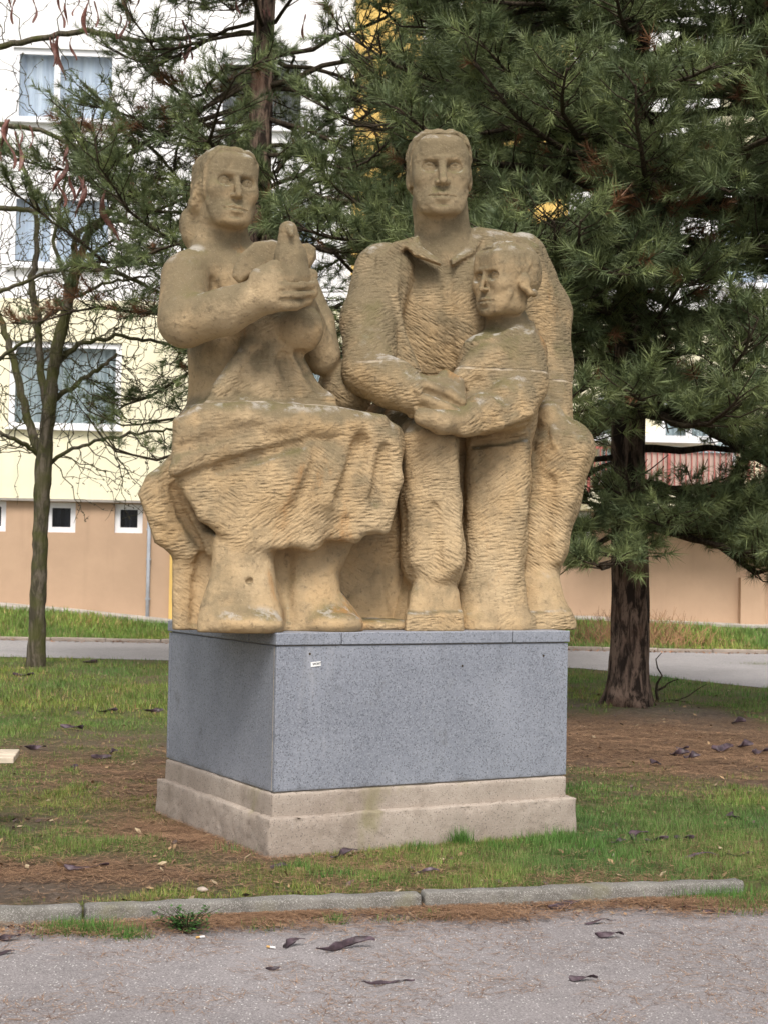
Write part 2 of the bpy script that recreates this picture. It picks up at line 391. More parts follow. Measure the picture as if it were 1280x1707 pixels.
cs = [.044, s_at(569, 1065), s_at(853, 1064), W_ - .046]
for i, (p, q) in enumerate(zip(cs[:-1], cs[1:])):
    MB().box((p + (.0025 if i else 0), .042, 1.127), (q - .0025 if i < 2 else q, .40, 1.194), .004).build('coping_slab', MT['granite'], plinth)
MB().box((.044, .405, 1.127), (1.0, D_ - .046, 1.1935), .004).build('coping_slab', MT['granite'], plinth)
MB().box((1.005, .405, 1.127), (W_ - .046, D_ - .046, 1.1935), .004).build('coping_slab', MT['granite'], plinth)
# small sticker on the front panel
stk = empty('sticker', tuple(on_plane(527, 1107, .05)[0]), 0); tag(stk, 'tiny white sticker with dark lettering on the front of the plinth', 'sticker')
Mst = np.eye(4); aa = math.radians(5); Mst[:3, 0] = S * math.cos(aa) + Z * math.sin(aa); Mst[:3, 1] = T; Mst[:3, 2] = Z * math.cos(aa) - S * math.sin(aa)
paper = MB().box((-.030, -.0010, -.0125), (.030, .0016, .0125), 0, Mst).build('paper', simple('sticker_paper', (.78, .78, .76), .6), stk)
tx = bpy.data.curves.new('lettering', 'FONT'); tx.body = 'SPORT'; tx.size = .0165; tx.align_x = 'CENTER'; tx.align_y = 'CENTER'; tx.extrude = .0003; tx.offset = .0004
txo = bpy.data.objects.new('lettering', tx); COL.objects.link(txo)
_dg = bpy.context.evaluated_depsgraph_get(); _me = bpy.data.meshes.new_from_object(txo.evaluated_get(_dg)); bpy.data.objects.remove(txo)
_mt = np.empty(len(_me.vertices) * 3, np.float32); _me.vertices.foreach_get('co', _mt); _mt = _mt.reshape(-1, 3)
_mt = (_mt[:, :1] + .005) * Mst[:3, 0] + (-.0014 - _mt[:, 2:3]) * Mst[:3, 1] + _mt[:, 1:2] * Mst[:3, 2]
_me.vertices.foreach_set('co', _mt.astype(np.float32).ravel()); _me.update()
_me.materials.clear(); _me.materials.append(simple('sticker_ink', (.03, .03, .035), .6)); lo_ = bpy.data.objects.new('lettering', _me); COL.objects.link(lo_); lo_.parent = stk
# sandstone of the statue
def m_stone():
    m = Mat('weathered_sandstone', .92, .15)
    cl, hr = m.attr('cloth'), m.attr('hair'); big = m.noise(1.1, 5, .6); mid = m.noise(4.5, 6, .62); f = m.noise(34, 5, .65); g = m.noise(190, 3)
    geo = m.N('NewGeometry'); nz = m.sep(geo.outputs['Normal'])[2]; pos = m.sep(m.co())
    c = m.mix(m.ramp(big, .3, .7), (.42, .288, .150), (.455, .345, .210))
    c = m.mix(m.ramp(mid, .45, .68, 0, .7), c, (.335, .252, .152))
    # grey-brown weathering, strongest on faces turned to the sky, and higher up where the rain reaches
    drip = m.noise(3.2, 5, .65, m.co((1.7, 1.7, .30)))
    wz = m.math('ADD', m.math('ADD', m.math('MULTIPLY', nz, .42), m.math('ADD', m.math('MULTIPLY', mid, .75), m.math('MULTIPLY', drip, .55))), m.math('MULTIPLY', m.math('SUBTRACT', pos[2], 2.5), .17))
    c = m.mix(m.ramp(wz, .46, .96, 0, .90), c, (.150, .120, .072))
    # green algae where water stays
    al = m.math('ADD', m.math('MULTIPLY', nz, .24), m.noise(2.6, 6, .7))
    c = m.mix(m.ramp(al, .60, .86, 0, .65), c, (.105, .098, .036))
    c = m.mix(m.ramp(m.noise(2.0, 6, .7, m.co((1, 1, .35))), .58, .70, 0, .6), c, (.38, .19, .065))          # iron stain
    lich = m.math('MULTIPLY', m.ramp(nz, .40, .85), m.ramp(m.noise(7.5, 6, .7), .50, .62)); c = m.mix(m.math('MULTIPLY', lich, .7), c, (.40, .375, .335))
    c = m.mix(m.ramp(f, .52, .74, 0, .6), c, (.12, .092, .060)); c = m.mix(m.ramp(g, .60, .75, 0, .45), c, (.58, .48, .33))
    # bed joints between the carved blocks
    x = pos[0]; zj = m.math('ADD', pos[2], m.math('MULTIPLY', m.noise(6, 4), .02))
    def line(zv, w): return m.ramp(m.math('ABSOLUTE', m.math('SUBTRACT', zj, zv)), w, w * .4)
    left = m.ramp(x, -.13, -.22); right = m.math('SUBTRACT', 1.0, left)
    jl = m.math('ADD', m.math('MULTIPLY', line(JZ_L, .010), left), m.math('MULTIPLY', line(JZ_R, .010), right))
    c = m.mix(m.math('MULTIPLY', jl, m.ramp(m.noise(9, 4), .40, .65, .0, .65)), c, (.50, .42, .32))
    m.color(c)
    # chisel strokes: short furrows, their slant changing slowly over the figures
    # coordinates run across the view of the group, so that strokes lie across the forms
    hs = []
    wob = m.N('TexNoise'); wob.inputs['Scale'].default_value = 5.0; wob.inputs['Detail'].default_value = 3.0; m.L(m.co(), wob.inputs['Vector'])
    for ang, seed in ((-32, 0), (6, 3.3), (36, 7.1)):
        mp = m.N('Mapping'); mp.inputs['Scale'].default_value = (17, 17, 60); mp.inputs['Location'].default_value = (seed, seed * 2, 0); m.L(m.co((1, 1, 1), (0, math.radians(ang), 0)), mp.inputs[0])
        ad = m.N('VectorMath'); ad.operation = 'MULTIPLY_ADD'; ad.inputs[1].default_value = (.9, .9, 1.6); m.L(wob.outputs['Color'], ad.inputs[0]); m.L(mp.outputs[0], ad.inputs[2])
        hs.append(m.ramp(m.vor(1.0, ad.outputs[0]), .05, .75))
    sel = m.noise(2.1, 2, .5); h = m.mix(m.ramp(sel, .40, .48), hs[0], hs[1]); h = m.mix(m.ramp(sel, .54, .62), h, hs[2])
    h = m.math('ADD', m.math('MULTIPLY', h, .75), m.math('MULTIPLY', m.noise(48, 5, .7), .6))
    amt = m.ramp(cl, .15, .9, .04, 1.0); hh = m.math('MULTIPLY', h, amt)
    hh = m.math('SUBTRACT', hh, m.math('MULTIPLY', jl, .7))
    b = m.bump(hh, .9, .0074); b2 = m.bump(m.math('ADD', f, m.math('MULTIPLY', hr, m.math('MULTIPLY', m.noise(22, 4), 2.0))), .55, .008, b); pit = m.ramp(m.vor(75), .10, .22); b3 = m.bump(m.math('MULTIPLY', pit, m.ramp(m.noise(11, 3), .4, .6)), .7, .004, b2); m.bump(g, .6, .003, b3)
    return m.m
JZ_L = on_plane(380, 672, .55)[0][2]; JZ_R = on_plane(700, 613, .6)[0][2]

# ------------------------------------------------------------------ statue: carved with distance fields, then meshed
PLINTH_TOP = 1.194
def smin(d1, d2, k):
    if k <= 1e-5: return np.minimum(d1, d2), (d2 < d1).astype(np.float32)
    h = np.clip(.5 + .5 * (d1 - d2) / k, 0, 1)          # 1 where d2 wins
    return d1 * (1 - h) + d2 * h - k * h * (1 - h), h
class Fig:
    def __init__(s): s.ops = []
    def _add(s, mode, fn, lo, hi, k, cloth, hair=0.0):
        m = k + .05
        s.ops.append((mode, fn, (np.asarray(lo) - m).astype(np.float32), (np.asarray(hi) + m).astype(np.float32), k, cloth, hair))
    # --- primitives given at photo pixels and plinth depth t
    def chain(s, pts, k=.04, cloth=1.0, mode='u', flat=1.0, hair=0.0, pk=None):
        W = []
        for px, py, t, r in pts:
            c, m = on_plane(px, py, t); W.append((c, r * m))
        for (a, ra), (b, rb) in zip(W[:-1], W[1:]): s.cap(a, b, ra, rb, k, cloth, mode, flat, hair)
    def hit(s, px, py, t0=-.35, t1=1.7):
        a, b = on_plane(px, py, t0)[0], on_plane(px, py, t1)[0]; u = np.linspace(0, 1, 400)[:, None]
        d = s.eval(a + (b - a) * u); i = int(np.argmax(d < 0))
        return (a + (b - a) * u[i]) if d[i] < 0 else None
    def ridge(s, pts, k=.03, cloth=1.0, mode='u', depth=.4, hair=0.0):
        """fold or groove laid along the carved surface at photo pixels (px, py, radius px); depth: how far it is sunk, in radii"""
        W = []; last = None
        for px, py, r in pts:
            p = s.hit(px, py)
            if p is None:
                if last is None: continue
                d = ray(px, py); p = CAM + d * ((last - CAM) @ FWD)
            last = p; m = ((p - CAM) @ FWD) / F_PX
            W.append((p + FWD * (depth * r * m), r * m))
        for (a, ra), (b, rb) in zip(W[:-1], W[1:]): s.cap(a, b, ra, rb, k, cloth, mode, 1.0, hair)
    def cap(s, a, b, ra, rb, k, cloth=1.0, mode='u', flat=1.0, hair=0.0):
        a, b = np.asarray(a, np.float32), np.asarray(b, np.float32); ba = b - a; l2 = float(ba @ ba) + 1e-9; f = FWD.astype(np.float32)
        def fn(P):
            pa = P - a; h = np.clip(pa @ ba / l2, 0, 1); q = pa - h[:, None] * ba
            if flat != 1.0: q = q + (1 / flat - 1) * (q @ f)[:, None] * f
            return np.sqrt((q * q).sum(1)) - (ra + (rb - ra) * h)
        R = max(ra, rb)
        s._add(mode, fn, np.minimum(a, b) - R, np.maximum(a, b) + R, k, cloth, hair)
    def ell(s, px, py, t, rx, ry, rd, k=.04, cloth=1.0, roll=0.0, yaw=0.0, mode='u', hair=0.0):
        c, m = on_plane(px, py, t); cy, sy = math.cos(math.radians(yaw)), math.sin(math.radians(yaw))
        X = np.array((cy, sy, 0)); Y = np.array((-sy, cy, 0)); cr, sr = math.cos(math.radians(roll)), math.sin(math.radians(roll))
        s.ellw(c, (X * cr + Z * sr, Y, Z * cr - X * sr), (rx * m, rd * m, ry * m), k, cloth, mode, hair)
    def ellw(s, c, axes, r, k, cloth=1.0, mode='u', hair=0.0):
        c = np.asarray(c, np.float32); M = np.array(axes, np.float32).T; r = np.asarray(r, np.float32)
        def fn(P):
            q = (P - c) @ M; k0 = np.sqrt(((q / r) ** 2).sum(1)); k1 = np.sqrt(((q / (r * r)) ** 2).sum(1)) + 1e-6
            return k0 * (k0 - 1) / k1
        R = float(max(r)); s._add(mode, fn, c - R, c + R, k, cloth, hair)
    def slab(s, poly, t, half, k=.04, cloth=1.0, rnd=.05, ga=.42, gb=0.0, mode='u'):
        """outline at photo pixels, given a real thickness of 2*half metres about depth t; ga, gb tilt it"""
        pts = [on_plane(x, y, t)[0] for x, y in poly]; c = sum(pts) / len(pts)
        a = np.array([[(p - c) @ RGT, (p - c) @ UPV] for p in pts], np.float32)
        R3, U3, F3 = RGT.astype(np.float32), UPV.astype(np.float32), FWD.astype(np.float32); cc = c.astype(np.float32)
        def fn(P):
            q = P - cc; u, v, w = q @ R3, q @ U3, q @ F3
            d = np.full(len(P), 1e9, np.float32); sg = np.ones(len(P), np.float32); n = len(a)
            for i in range(n):
                e = a[i - 1] - a[i]; wx, wy = u - a[i][0], v - a[i][1]
                h = np.clip((wx * e[0] + wy * e[1]) / (e @ e), 0, 1); bx, by = wx - e[0] * h, wy - e[1] * h
                d = np.minimum(d, bx * bx + by * by)
                c1, c2, c3 = v >= a[i][1], v < a[i - 1][1], e[0] * wy > e[1] * wx
                fl = (c1 & c2 & c3) | (~c1 & ~c2 & ~c3); sg = np.where(fl, -sg, sg)
            d2 = np.sqrt(d) * sg; dd = np.abs(w - (ga * u + gb * v)) - half
            h = np.clip(.5 - .5 * (d2 - dd) / rnd, 0, 1)      # rounded intersection
            return d2 * (1 - h) + dd * h + rnd * h * (1 - h)
        ext = half + abs(ga) * np.ptp(a[:, 0]) + abs(gb) * np.ptp(a[:, 1]); P8 = []
        for x in (a[:, 0].min(), a[:, 0].max()):
            for y in (a[:, 1].min(), a[:, 1].max()):
                for w in (-ext, ext): P8.append(c + RGT * x + UPV * y + FWD * w)
        s._add(mode, fn, np.min(P8, 0), np.max(P8, 0), k, cloth)
    def rbox(s, c, axes, half, rnd, k, cloth=1.0, mode='u', taper=0.0):
        c = np.asarray(c, np.float32); M = np.array(axes, np.float32).T; hf = np.asarray(half, np.float32)
        def fn(P):
            q = (P - c) @ M; ax = np.abs(q)
            hx = hf[0] * (1 + taper * np.clip(q[:, 2] / hf[2], -1, 1))
            e = np.stack((ax[:, 0] - hx, ax[:, 1] - hf[1], ax[:, 2] - hf[2]), 1) + rnd
            return np.sqrt((np.maximum(e, 0) ** 2).sum(1)) + np.minimum(e.max(1), 0) - rnd
        R = float(np.linalg.norm(hf)) * (1 + abs(taper)); s._add(mode, fn, c - R, c + R, k, cloth)
    def half(s, fn, lo, hi, k, cloth): s._add('i', fn, lo, hi, k, cloth)
    def eval(s, P, attrs=False):
        P = np.asarray(P, np.float32); D = np.full(len(P), 1.0, np.float32); A = np.ones(len(P), np.float32); H = np.zeros(len(P), np.float32)
        pl, ph = P.min(0), P.max(0); small = len(P) < 60000 and not attrs
        for mode, fn, lo, hi, k, cl, hr in s.ops:
            if (pl > hi).any() or (ph < lo).any(): continue
            if small: idx = slice(None)
            else:
                idx = np.nonzero(((P > lo) & (P < hi)).all(1))[0]
                if not len(idx): continue
            d = fn(P[idx]); o = D[idx]
            if mode == 'u': n, h = smin(o, d, k)
            else:
                n, h = smin(-o, d, k); n = -n
            D[idx] = n
            if attrs and mode == 'u':
                A[idx] = A[idx] * (1 - h) + cl * h; H[idx] = H[idx] * (1 - h) + hr * h
        return (D, A, H) if attrs else D
    def bounds(s):
        return np.min([o[2] for o in s.ops if o[0] == 'u'], 0), np.max([o[3] for o in s.ops if o[0] == 'u'], 0)

def surface_nets(ev, lo, hi, h):
    B = 4
    nb = np.ceil((np.asarray(hi) - lo) / (h * B)).astype(int) + 1; n = nb * B
    ax = [lo[i] + h * B * (np.arange(nb[i]) + .5) - h * .5 for i in range(3)]
    G = np.stack(np.meshgrid(*ax, indexing='ij'), -1).reshape(-1, 3)
    Dc = ev(G).reshape(nb)
    act = np.abs(Dc) < h * B * 1.9
    Fd = Dc.repeat(B, 0).repeat(B, 1).repeat(B, 2).astype(np.float32)
    bi = np.argwhere(act) * B
    off = np.stack(np.meshgrid(*[np.arange(B)] * 3, indexing='ij'), -1).reshape(-1, 3)
    sb = bi // 24; key = (sb[:, 0] * 4096 + sb[:, 1]) * 4096 + sb[:, 2]; od = np.argsort(key, kind='stable'); bi = bi[od]; key = key[od]
    cuts = np.r_[0, np.nonzero(np.diff(key))[0] + 1, len(key)]
    for c0, c1 in zip(cuts[:-1], cuts[1:]):
        I = (bi[c0:c1, None] + off[None]).reshape(-1, 3)
        Fd[I[:, 0], I[:, 1], I[:, 2]] = ev(np.asarray(lo) + I * h)
    ins = Fd < 0
    cnt = np.zeros(n - 1, np.uint8)
    for a in (0, 1):
        for b in (0, 1):
            for c in (0, 1): cnt += ins[a:n[0] - 1 + a, b:n[1] - 1 + b, c:n[2] - 1 + c]
    cells = np.argwhere((cnt > 0) & (cnt < 8)); vid = np.full(n - 1, -1, np.int32); vid[tuple(cells.T)] = np.arange(len(cells))
    cor = np.array([(a, b, c) for a in (0, 1) for b in (0, 1) for c in (0, 1)])
    val = np.stack([Fd[cells[:, 0] + c[0], cells[:, 1] + c[1], cells[:, 2] + c[2]] for c in cor], 1)
    acc = np.zeros((len(cells), 3)); w = np.zeros(len(cells))
    for i in range(8):
        for j in range(i + 1, 8):
            if abs(cor[i] - cor[j]).sum() != 1: continue
            vi, vj = val[:, i], val[:, j]; m = (vi < 0) != (vj < 0); t = vi[m] / (vi[m] - vj[m])
            acc[m] += cor[i] + t[:, None] * (cor[j] - cor[i]); w[m] += 1
    V = np.asarray(lo) + (cells + acc / w[:, None]) * h
    Q = []
    for axd in range(3):
        o1, o2 = [(1, 2), (2, 0), (0, 1)][axd]
        sl = [slice(None)] * 3; sl2 = [slice(None)] * 3; sl[axd] = slice(0, -1); sl2[axd] = slice(1, None)
        e = np.argwhere(ins[tuple(sl)] != ins[tuple(sl2)])
        e = e[(e[:, o1] > 0) & (e[:, o2] > 0) & (e[:, o1] < n[o1] - 1) & (e[:, o2] < n[o2] - 1)]
        d1 = np.zeros(3, int); d1[o1] = 1; d2 = np.zeros(3, int); d2[o2] = 1
        q = np.stack([vid[tuple((e - s_).T)] for s_ in (0 * d1, d1, d1 + d2, d2)], 1)
        fl = ins[tuple(e.T)]; q[fl] = q[fl][:, ::-1]
        Q.append(q[(q >= 0).all(1)][:, ::-1])
    Q = np.concatenate(Q); A = V[Q]; vol = (np.cross(A[:, 1] - A[:, 0], A[:, 2] - A[:, 0]) * (A[:, 0] - V.mean(0))).sum()
    return V, (Q if vol > 0 else Q[:, ::-1])

def vnormals(V, Q):
    a = np.cross(V[Q[:, 2]] - V[Q[:, 0]], V[Q[:, 3]] - V[Q[:, 1]]); N = np.zeros_like(V)
    for i in range(4):
        for c in range(3): N[:, c] += np.bincount(Q[:, i], a[:, c], len(V))
    return N / (np.linalg.norm(N, axis=1, keepdims=True) + 1e-12)
def carve(fig, name, parent, mat, h=.008, fine=None):
    """mesh the field; fine = list of (lo, hi, h): boxes meshed at a finer step, removed from the coarse mesh"""
    lo, hi = fig.bounds(); lo = lo.astype(float); hi = hi.astype(float); lo[2] = max(lo[2], PLINTH_TOP - .03)
    def ev(P): return np.maximum(fig.eval(P), (PLINTH_TOP - .004) - P[:, 2].astype(np.float32))
    V, Q = surface_nets(ev, lo, hi, h); sets = []
    if fine:
        zc, hf = fine; keep = V[Q].mean(1)[:, 2] < zc + h * 1.5
        V2, Q2 = surface_nets(ev, np.array((lo[0], lo[1], zc)), hi, hf)
        m = V2[:, 2] > zc + hf * 1.5; Q2 = Q2[m[Q2].all(1)]
        sets = [(V, Q[keep]), (V2, Q2)]
    else: sets = [(V, Q)]
    Vs, Qs, n = [], [], 0
    for v, q in sets:
        N = vnormals(v, q)
        u, q = np.unique(q, return_inverse=True); q = q.reshape(-1, 4); v = v[u]; N = N[u]
        _, A, H = fig.eval(v, True)
        v = v + N * ((fbm(v, 9.0, 3, 3) - .5) * (.003 + .008 * A) + (vnoise(v * np.array((1, 1, .6)), 42., 5) - .5) * (.001 + .002 * A + .017 * H))[:, None]
        Vs.append(np.c_[v, A, H]); Qs.append(q + n); n += len(v)
    VV = np.concatenate(Vs)
    return mesh_np(name, VV[:, :3], np.concatenate(Qs), None, mat, parent, True, {'cloth': VV[:, 3], 'hair': VV[:, 4]})

def head(f, px, py, t, Hpx, yaw=0, pitch=0, roll=0, jaw=1.0, wide=1.0, nose=1.0, soft=1.0):
    """px, py: middle of the head; Hpx: chin to crown in photo pixels"""
    c, m = on_plane(px, py, t); H = Hpx * m
    y, p, r = map(math.radians, (yaw, pitch, roll))
    Fv = np.array((math.sin(y) * math.cos(p), -math.cos(y) * math.cos(p), math.sin(p))); X0 = np.array((math.cos(y), math.sin(y), 0))
    U0 = np.cross(Fv, X0)
    X = X0 * math.cos(r) + U0 * math.sin(r); U = U0 * math.cos(r) - X0 * math.sin(r)
    def W(a): return c + H * (X * a[0] * wide + Fv * a[1] + U * a[2])
    def el(p, rr, k=.03, mode='u', cloth=.1, hair=0.0): f.ellw(W(p), (X, Fv, U), tuple(np.array(rr) * H * np.array((wide, 1, 1))), k * H, cloth, mode, hair)
    def ch(pts, k=.03, mode='u', cloth=.1, hair=0.0):
        for a, b in zip(pts[:-1], pts[1:]): f.cap(W(a[:3]), W(b[:3]), a[3] * H, b[3] * H, k * H, cloth, mode, 1.0, hair)
    def hw(p0, nrm): # half space in head coordinates
        n = X * nrm[0] + Fv * nrm[1] + U * nrm[2]; n = n / np.linalg.norm(n); p0 = W(p0)
        return lambda P: ((P - p0.astype(np.float32)) @ n.astype(np.float32))
    f.rbox(W((0, -.08, .12)), (X, Fv, U), (.338 * H * wide, .40 * H, .355 * H), .25 * H, .05 * H, .1)
    f.rbox(W((0, .03, -.1)), (X, Fv, U), (.292 * H * wide, .275 * H, .38 * H), .14 * H, .06 * H, .1, 'u', .12 / jaw)
    el((0, .20, -.36), (.20 * jaw, .14, .13), .08)
    el((0, .285, -.425), (.12 * jaw, .06, .075), .05)
    for sx in (-1, 1):
        el((sx * .21, .235, -.07), (.10, .08, .10), .08)                         # cheekbone
        ch([(sx * .27, .15, -.22, .05), (sx * .155 * jaw, .22, -.425, .05)], .05)    # jaw line
    f.rbox(W((0, .20, .23)), (X, Fv, U), (.235 * H * wide, .125 * H, .15 * H), .08 * H, .05 * H, .1)               # forehead
    for sx in (-1, 1):
        el((sx * .145, .372, .028), (.112, .128, .074), .022, 's'); el((sx * .082, .36, .040), (.040, .105, .055), .02, 's')   # socket
    ch([(-.245, .262, .108, .026), (-.15, .305, .132, .030), (-.05, .322, .126, .032), (.05, .322, .126, .032), (.15, .305, .132, .030), (.245, .262, .108, .026)], .014)   # brow
    for sx in (-1, 1):
        el((sx * .148, .236, .022), (.085, .062, .046), .006)                     # eyeball
        ch([(sx * .235, .250, .012, .010), (sx * .19, .282, .056, .013), (sx * .148, .296, .066, .014), (sx * .105, .285, .056, .013), (sx * .066, .262, .012, .010)], .006)    # upper lid
        ch([(sx * .225, .250, .004, .009), (sx * .148, .290, -.026, .012), (sx * .075, .265, .006, .009)], .008)   # lower lid
    ch([(0, .305, .12, .040 * nose), (0, .35 + .01 * nose, -.03, .042 * nose), (0, .358 + .045 * nose, -.125, .050 * nose)], .03)  # nose
    ch([(0, .372 + .040 * nose, -.155, .030 * nose), (0, .34, -.165, .03)], .02)
    for sx in (-1, 1): el((sx * .058 * nose, .335, -.148), (.036 * nose, .050, .034 * nose), .02)
    el((0, .24, -.29), (.19, .08, .12), .05)                                       # mouth mound
    el((0, .365, -.218), (.018, .05, .032), .02, 's')                              # groove under the nose
    ch([(-.15, .292, -.302, .012), (-.09, .326, -.288, .020), (-.035, .344, -.278, .026), (0, .344, -.284, .024), (.035, .344, -.278, .026), (.09, .326, -.288, .020), (.15, .292, -.302, .012)], .010)
    ch([(-.125, .300, -.326, .014), (-.06, .334, -.336, .027), (0, .340, -.340, .031), (.06, .334, -.336, .027), (.125, .300, -.326, .014)], .010)
    ch([(-.155, .308, -.306, .007), (-.07, .352, -.305, .008), (0, .366, -.310, .009), (.07, .352, -.305, .008), (.155, .308, -.306, .007)], .006, 's')
    el((0, .380, -.398), (.12, .055, .024), .03, 's')                              # under the lip
    return dict(W=W, el=el, ch=ch, H=H, X=X, F=Fv, U=U, hw=hw)
def hair_cap(f, h, r, c, k, p0, nrm, hair=1.0, k2=.02, fore=None, rnd=.25):
    """an ellipsoid of hair cut off along a plane in front; fore: (half width, top) of the bare forehead"""
    W, H, X, Fv, U = h['W'], h['H'], h['X'], h['F'], h['U']
    cc = W(c).astype(np.float32); M = np.array((X, Fv, U), np.float32).T; rr = (np.array(r) * H).astype(np.float32); pl = h['hw'](p0, nrm); kk = k2 * H; o0 = W((0, 0, 0)).astype(np.float32)
    def fn(P):
        q = np.abs((P - cc) @ M) - rr + rnd * H; d = np.sqrt((np.maximum(q, 0) ** 2).sum(1)) + np.minimum(q.max(1), 0) - rnd * H
        e = pl(P); n, _ = smin(-d, e, kk); d = -n
        if fore:
            w = (P - o0) @ M / H; e3 = np.stack((np.abs(w[:, 0]) - fore[0], .10 - w[:, 1], w[:, 2] - fore[1]), 1) + fore[2]
            bx = (np.sqrt((np.maximum(e3, 0) ** 2).sum(1)) + np.minimum(e3.max(1), 0) - fore[2]) * H
            n, _ = smin(-d, bx, kk); d = -n
        return d
    R = float(max(rr)) * 1.3; f._add('u', fn, cc - R, cc + R, k * H, .3, hair)
def rough_stone(name, lo, hi, h, rnd, amp, mat, parent, seed=0, scale=9.0):
    """a worn block in its parent's coordinates"""
    lo, hi = np.array(lo, float), np.array(hi, float); c, hf = (lo + hi) / 2, (hi - lo) / 2
    def ev(P):
        e = np.abs(P - c) - hf + rnd; return np.sqrt((np.maximum(e, 0) ** 2).sum(1)) + np.minimum(e.max(1), 0) - rnd
    V, Q = surface_nets(ev, lo - .05, hi + .05, h); N = vnormals(V, Q)
    edge = np.clip(1 - np.sort(hf - np.abs(V - c), axis=1)[:, 1] / .05, 0, 1)
    V = V - N * ((fbm(V, scale, seed, 4) - .3) * amp * (1 + 2.2 * edge) + (vnoise(V, 60, seed + 4) > .86) * amp * .8)[:, None]
    return mesh_np(name, V, Q, None, mat, parent, True)
# ------------------------------------------------------------------ the figures
statue = empty('family_statue', tuple(CORNER + S * 1.0 + T * .84 + Z * PLINTH_TOP))
tag(statue, 'weathered sandstone statue of seated woman with dove, seated man and standing boy on the plinth', 'statue')
def statue_parts(mat):
    inv = Matrix.Translation(-Vector(statue.location)); out = []
    # ---- woman
    w = Fig(); SK = .12
    w.chain([(388, 470, .80, 66), (392, 590, .82, 74), (400, 680, .85, 88)], .06, SK)              # trunk
    w.ell(388, 470, .80, 92, 62, 62, .06, SK, 4)                                                   # chest
    w.chain([(318, 450, .74, 34), (375, 428, .80, 34), (470, 455, .9, 34)], .06, SK)               # shoulders
    w.chain([(374, 362, .74, 41), (366, 405, .80, 44), (366, 440, .82, 56)], .05, SK)              # neck
    w.ridge([(352, 470, 9), (362, 495, 10)], .04, SK, 's', -.5)
    w.ell(500, 548, .42, 40, 42, 42, .02, .4, -12)                                                # breasts, the right one under cloth
    w.ell(425, 548, .60, 46, 46, 48, .05, .5)
    # draped cloth over the trunk
    w.slab([(440, 515), (468, 540), (500, 585), (530, 640), (560, 700), (330, 700), (362, 648), (412, 575)], .56, .15, .05, 1, .06, .42, .30)
    w.ridge([(446, 522, 8), (416, 575, 12), (368, 648, 14)], .03, 1, 'u', .5)
    w.ridge([(450, 530, 9), (452, 590, 14), (446, 665, 16)], .05, 1, 'u', .6)
    w.ridge([(476, 578, 8), (505, 615, 10), (548, 668, 12)], .03, 1, 'u', .5)
    w.ell(452, 528, .62, 48, 40, 50, .04, .5)
    w.ridge([(428, 590, 8), (408, 650, 10)], .05, 1, 's', -.5)
    w.ridge([(472, 600, 8), (490, 660, 9)], .05, 1, 's', -.5)
    w.chain([(490, 470, .90, 38), (522, 540, .84, 35), (536, 590, .78, 32)], .03, SK)              # left upper arm
    w.chain([(536, 596, .76, 30), (520, 540, .66, 22), (502, 492, .34, 20)], .015, SK)              # left forearm
    w.ridge([(500, 588, 10), (520, 618, 15), (538, 648, 13)], .02, 1, 's', 0)
    w.chain([(309, 462, .70, 40), (306, 535, .58, 43)], .04, SK)                                   # right upper arm
    w.chain([(312, 537, .55, 42), (375, 520, .36, 38), (440, 492, .19, 31)], .035, SK)             # right forearm
    w.ell(452, 482, .16, 36, 40, 26, .03, SK, 10)
    w.chain([(440, 470, .16, 24), (480, 462, .13, 15)], .02, SK)
    for pts in ([(458, 460, .13, 14), (492, 457, .10, 13), (520, 459, .13, 11)], [(462, 477, .12, 14), (498, 475, .085, 13), (521, 474, .11, 11)],
                [(464, 493, .12, 14), (496, 491, .09, 13), (520, 487, .11, 11)], [(466, 507, .13, 13), (492, 506, .11, 12), (512, 499, .12, 10)],
                [(432, 462, .17, 16), (458, 446, .14, 13), (488, 444, .13, 11)]): w.chain(pts, .008, SK)
    for y0, y1, x1 in ((468, 467, 522), (485, 483, 523), (500, 496, 518)):
        w.ridge([(468, y0, 3.0), (495, y0 - 1, 3.0), (x1, y1, 2.8)], .006, SK, 's', 0)
    # lap and thighs
    w.ell(372, 716, .80, 80, 54, 100, .06, 1)
    w.ell(576, 650, .85, 46, 52, 60, .05, 1)
    w.chain([(345, 738, .70, 56), (500, 735, .42, 58), (612, 745, .24, 46)], .06, 1)
    w.chain([(430, 718, .85, 44), (560, 728, .60, 46), (640, 738, .36, 34)], .06, 1)
    # hanging skirt
    w.slab([(291, 700), (330, 682), (430, 676), (560, 686), (640, 700), (664, 716), (670, 770), (655, 835), (638, 887), (602, 893), (577, 903),
            (545, 899), (518, 914), (470, 912), (410, 910), (382, 892), (352, 862), (322, 835), (300, 800), (289, 765)], .36, .19, .05, 1, .07, .30, .10)
    w.ell(470, 805, .36, 130, 90, 70, .08, 1)
    w.slab([(291, 700), (326, 678), (430, 671), (560, 682), (642, 699), (628, 726), (560, 728), (500, 724), (430, 741), (350, 762), (287, 792)], .34, .185, .05, .45, .08, .32, .12)
    w.ridge([(360, 690, 16), (470, 703, 18), (560, 712, 12)], .05, .45, 'u', .75)                   # upper edge of the lap
    w.ridge([(292, 784, 10), (350, 762, 11), (425, 741, 11), (500, 724, 8)], .03, 1, 'u', .6)      # rolled fold over the lap
    w.ridge([(304, 806, 6), (365, 782, 8), (430, 762, 8), (500, 742, 6)], .03, 1, 's', -.3)
    w.ridge([(296, 752, 9), (350, 735, 10), (430, 715, 9)], .05, .45, 's', -.6)
    w.ridge([(302, 800, 10), (340, 858, 11), (395, 900, 10), (470, 908, 8)], .03, 1, 'u', .5)       # hem
    w.ridge([(522, 908, 12), (540, 830, 15), (572, 735, 14), (590, 705, 10)], .05, 1, 'u', .65)
    w.ridge([(640, 880, 10), (654, 800, 16), (645, 735, 18)], .04, 1, 'u', .6)
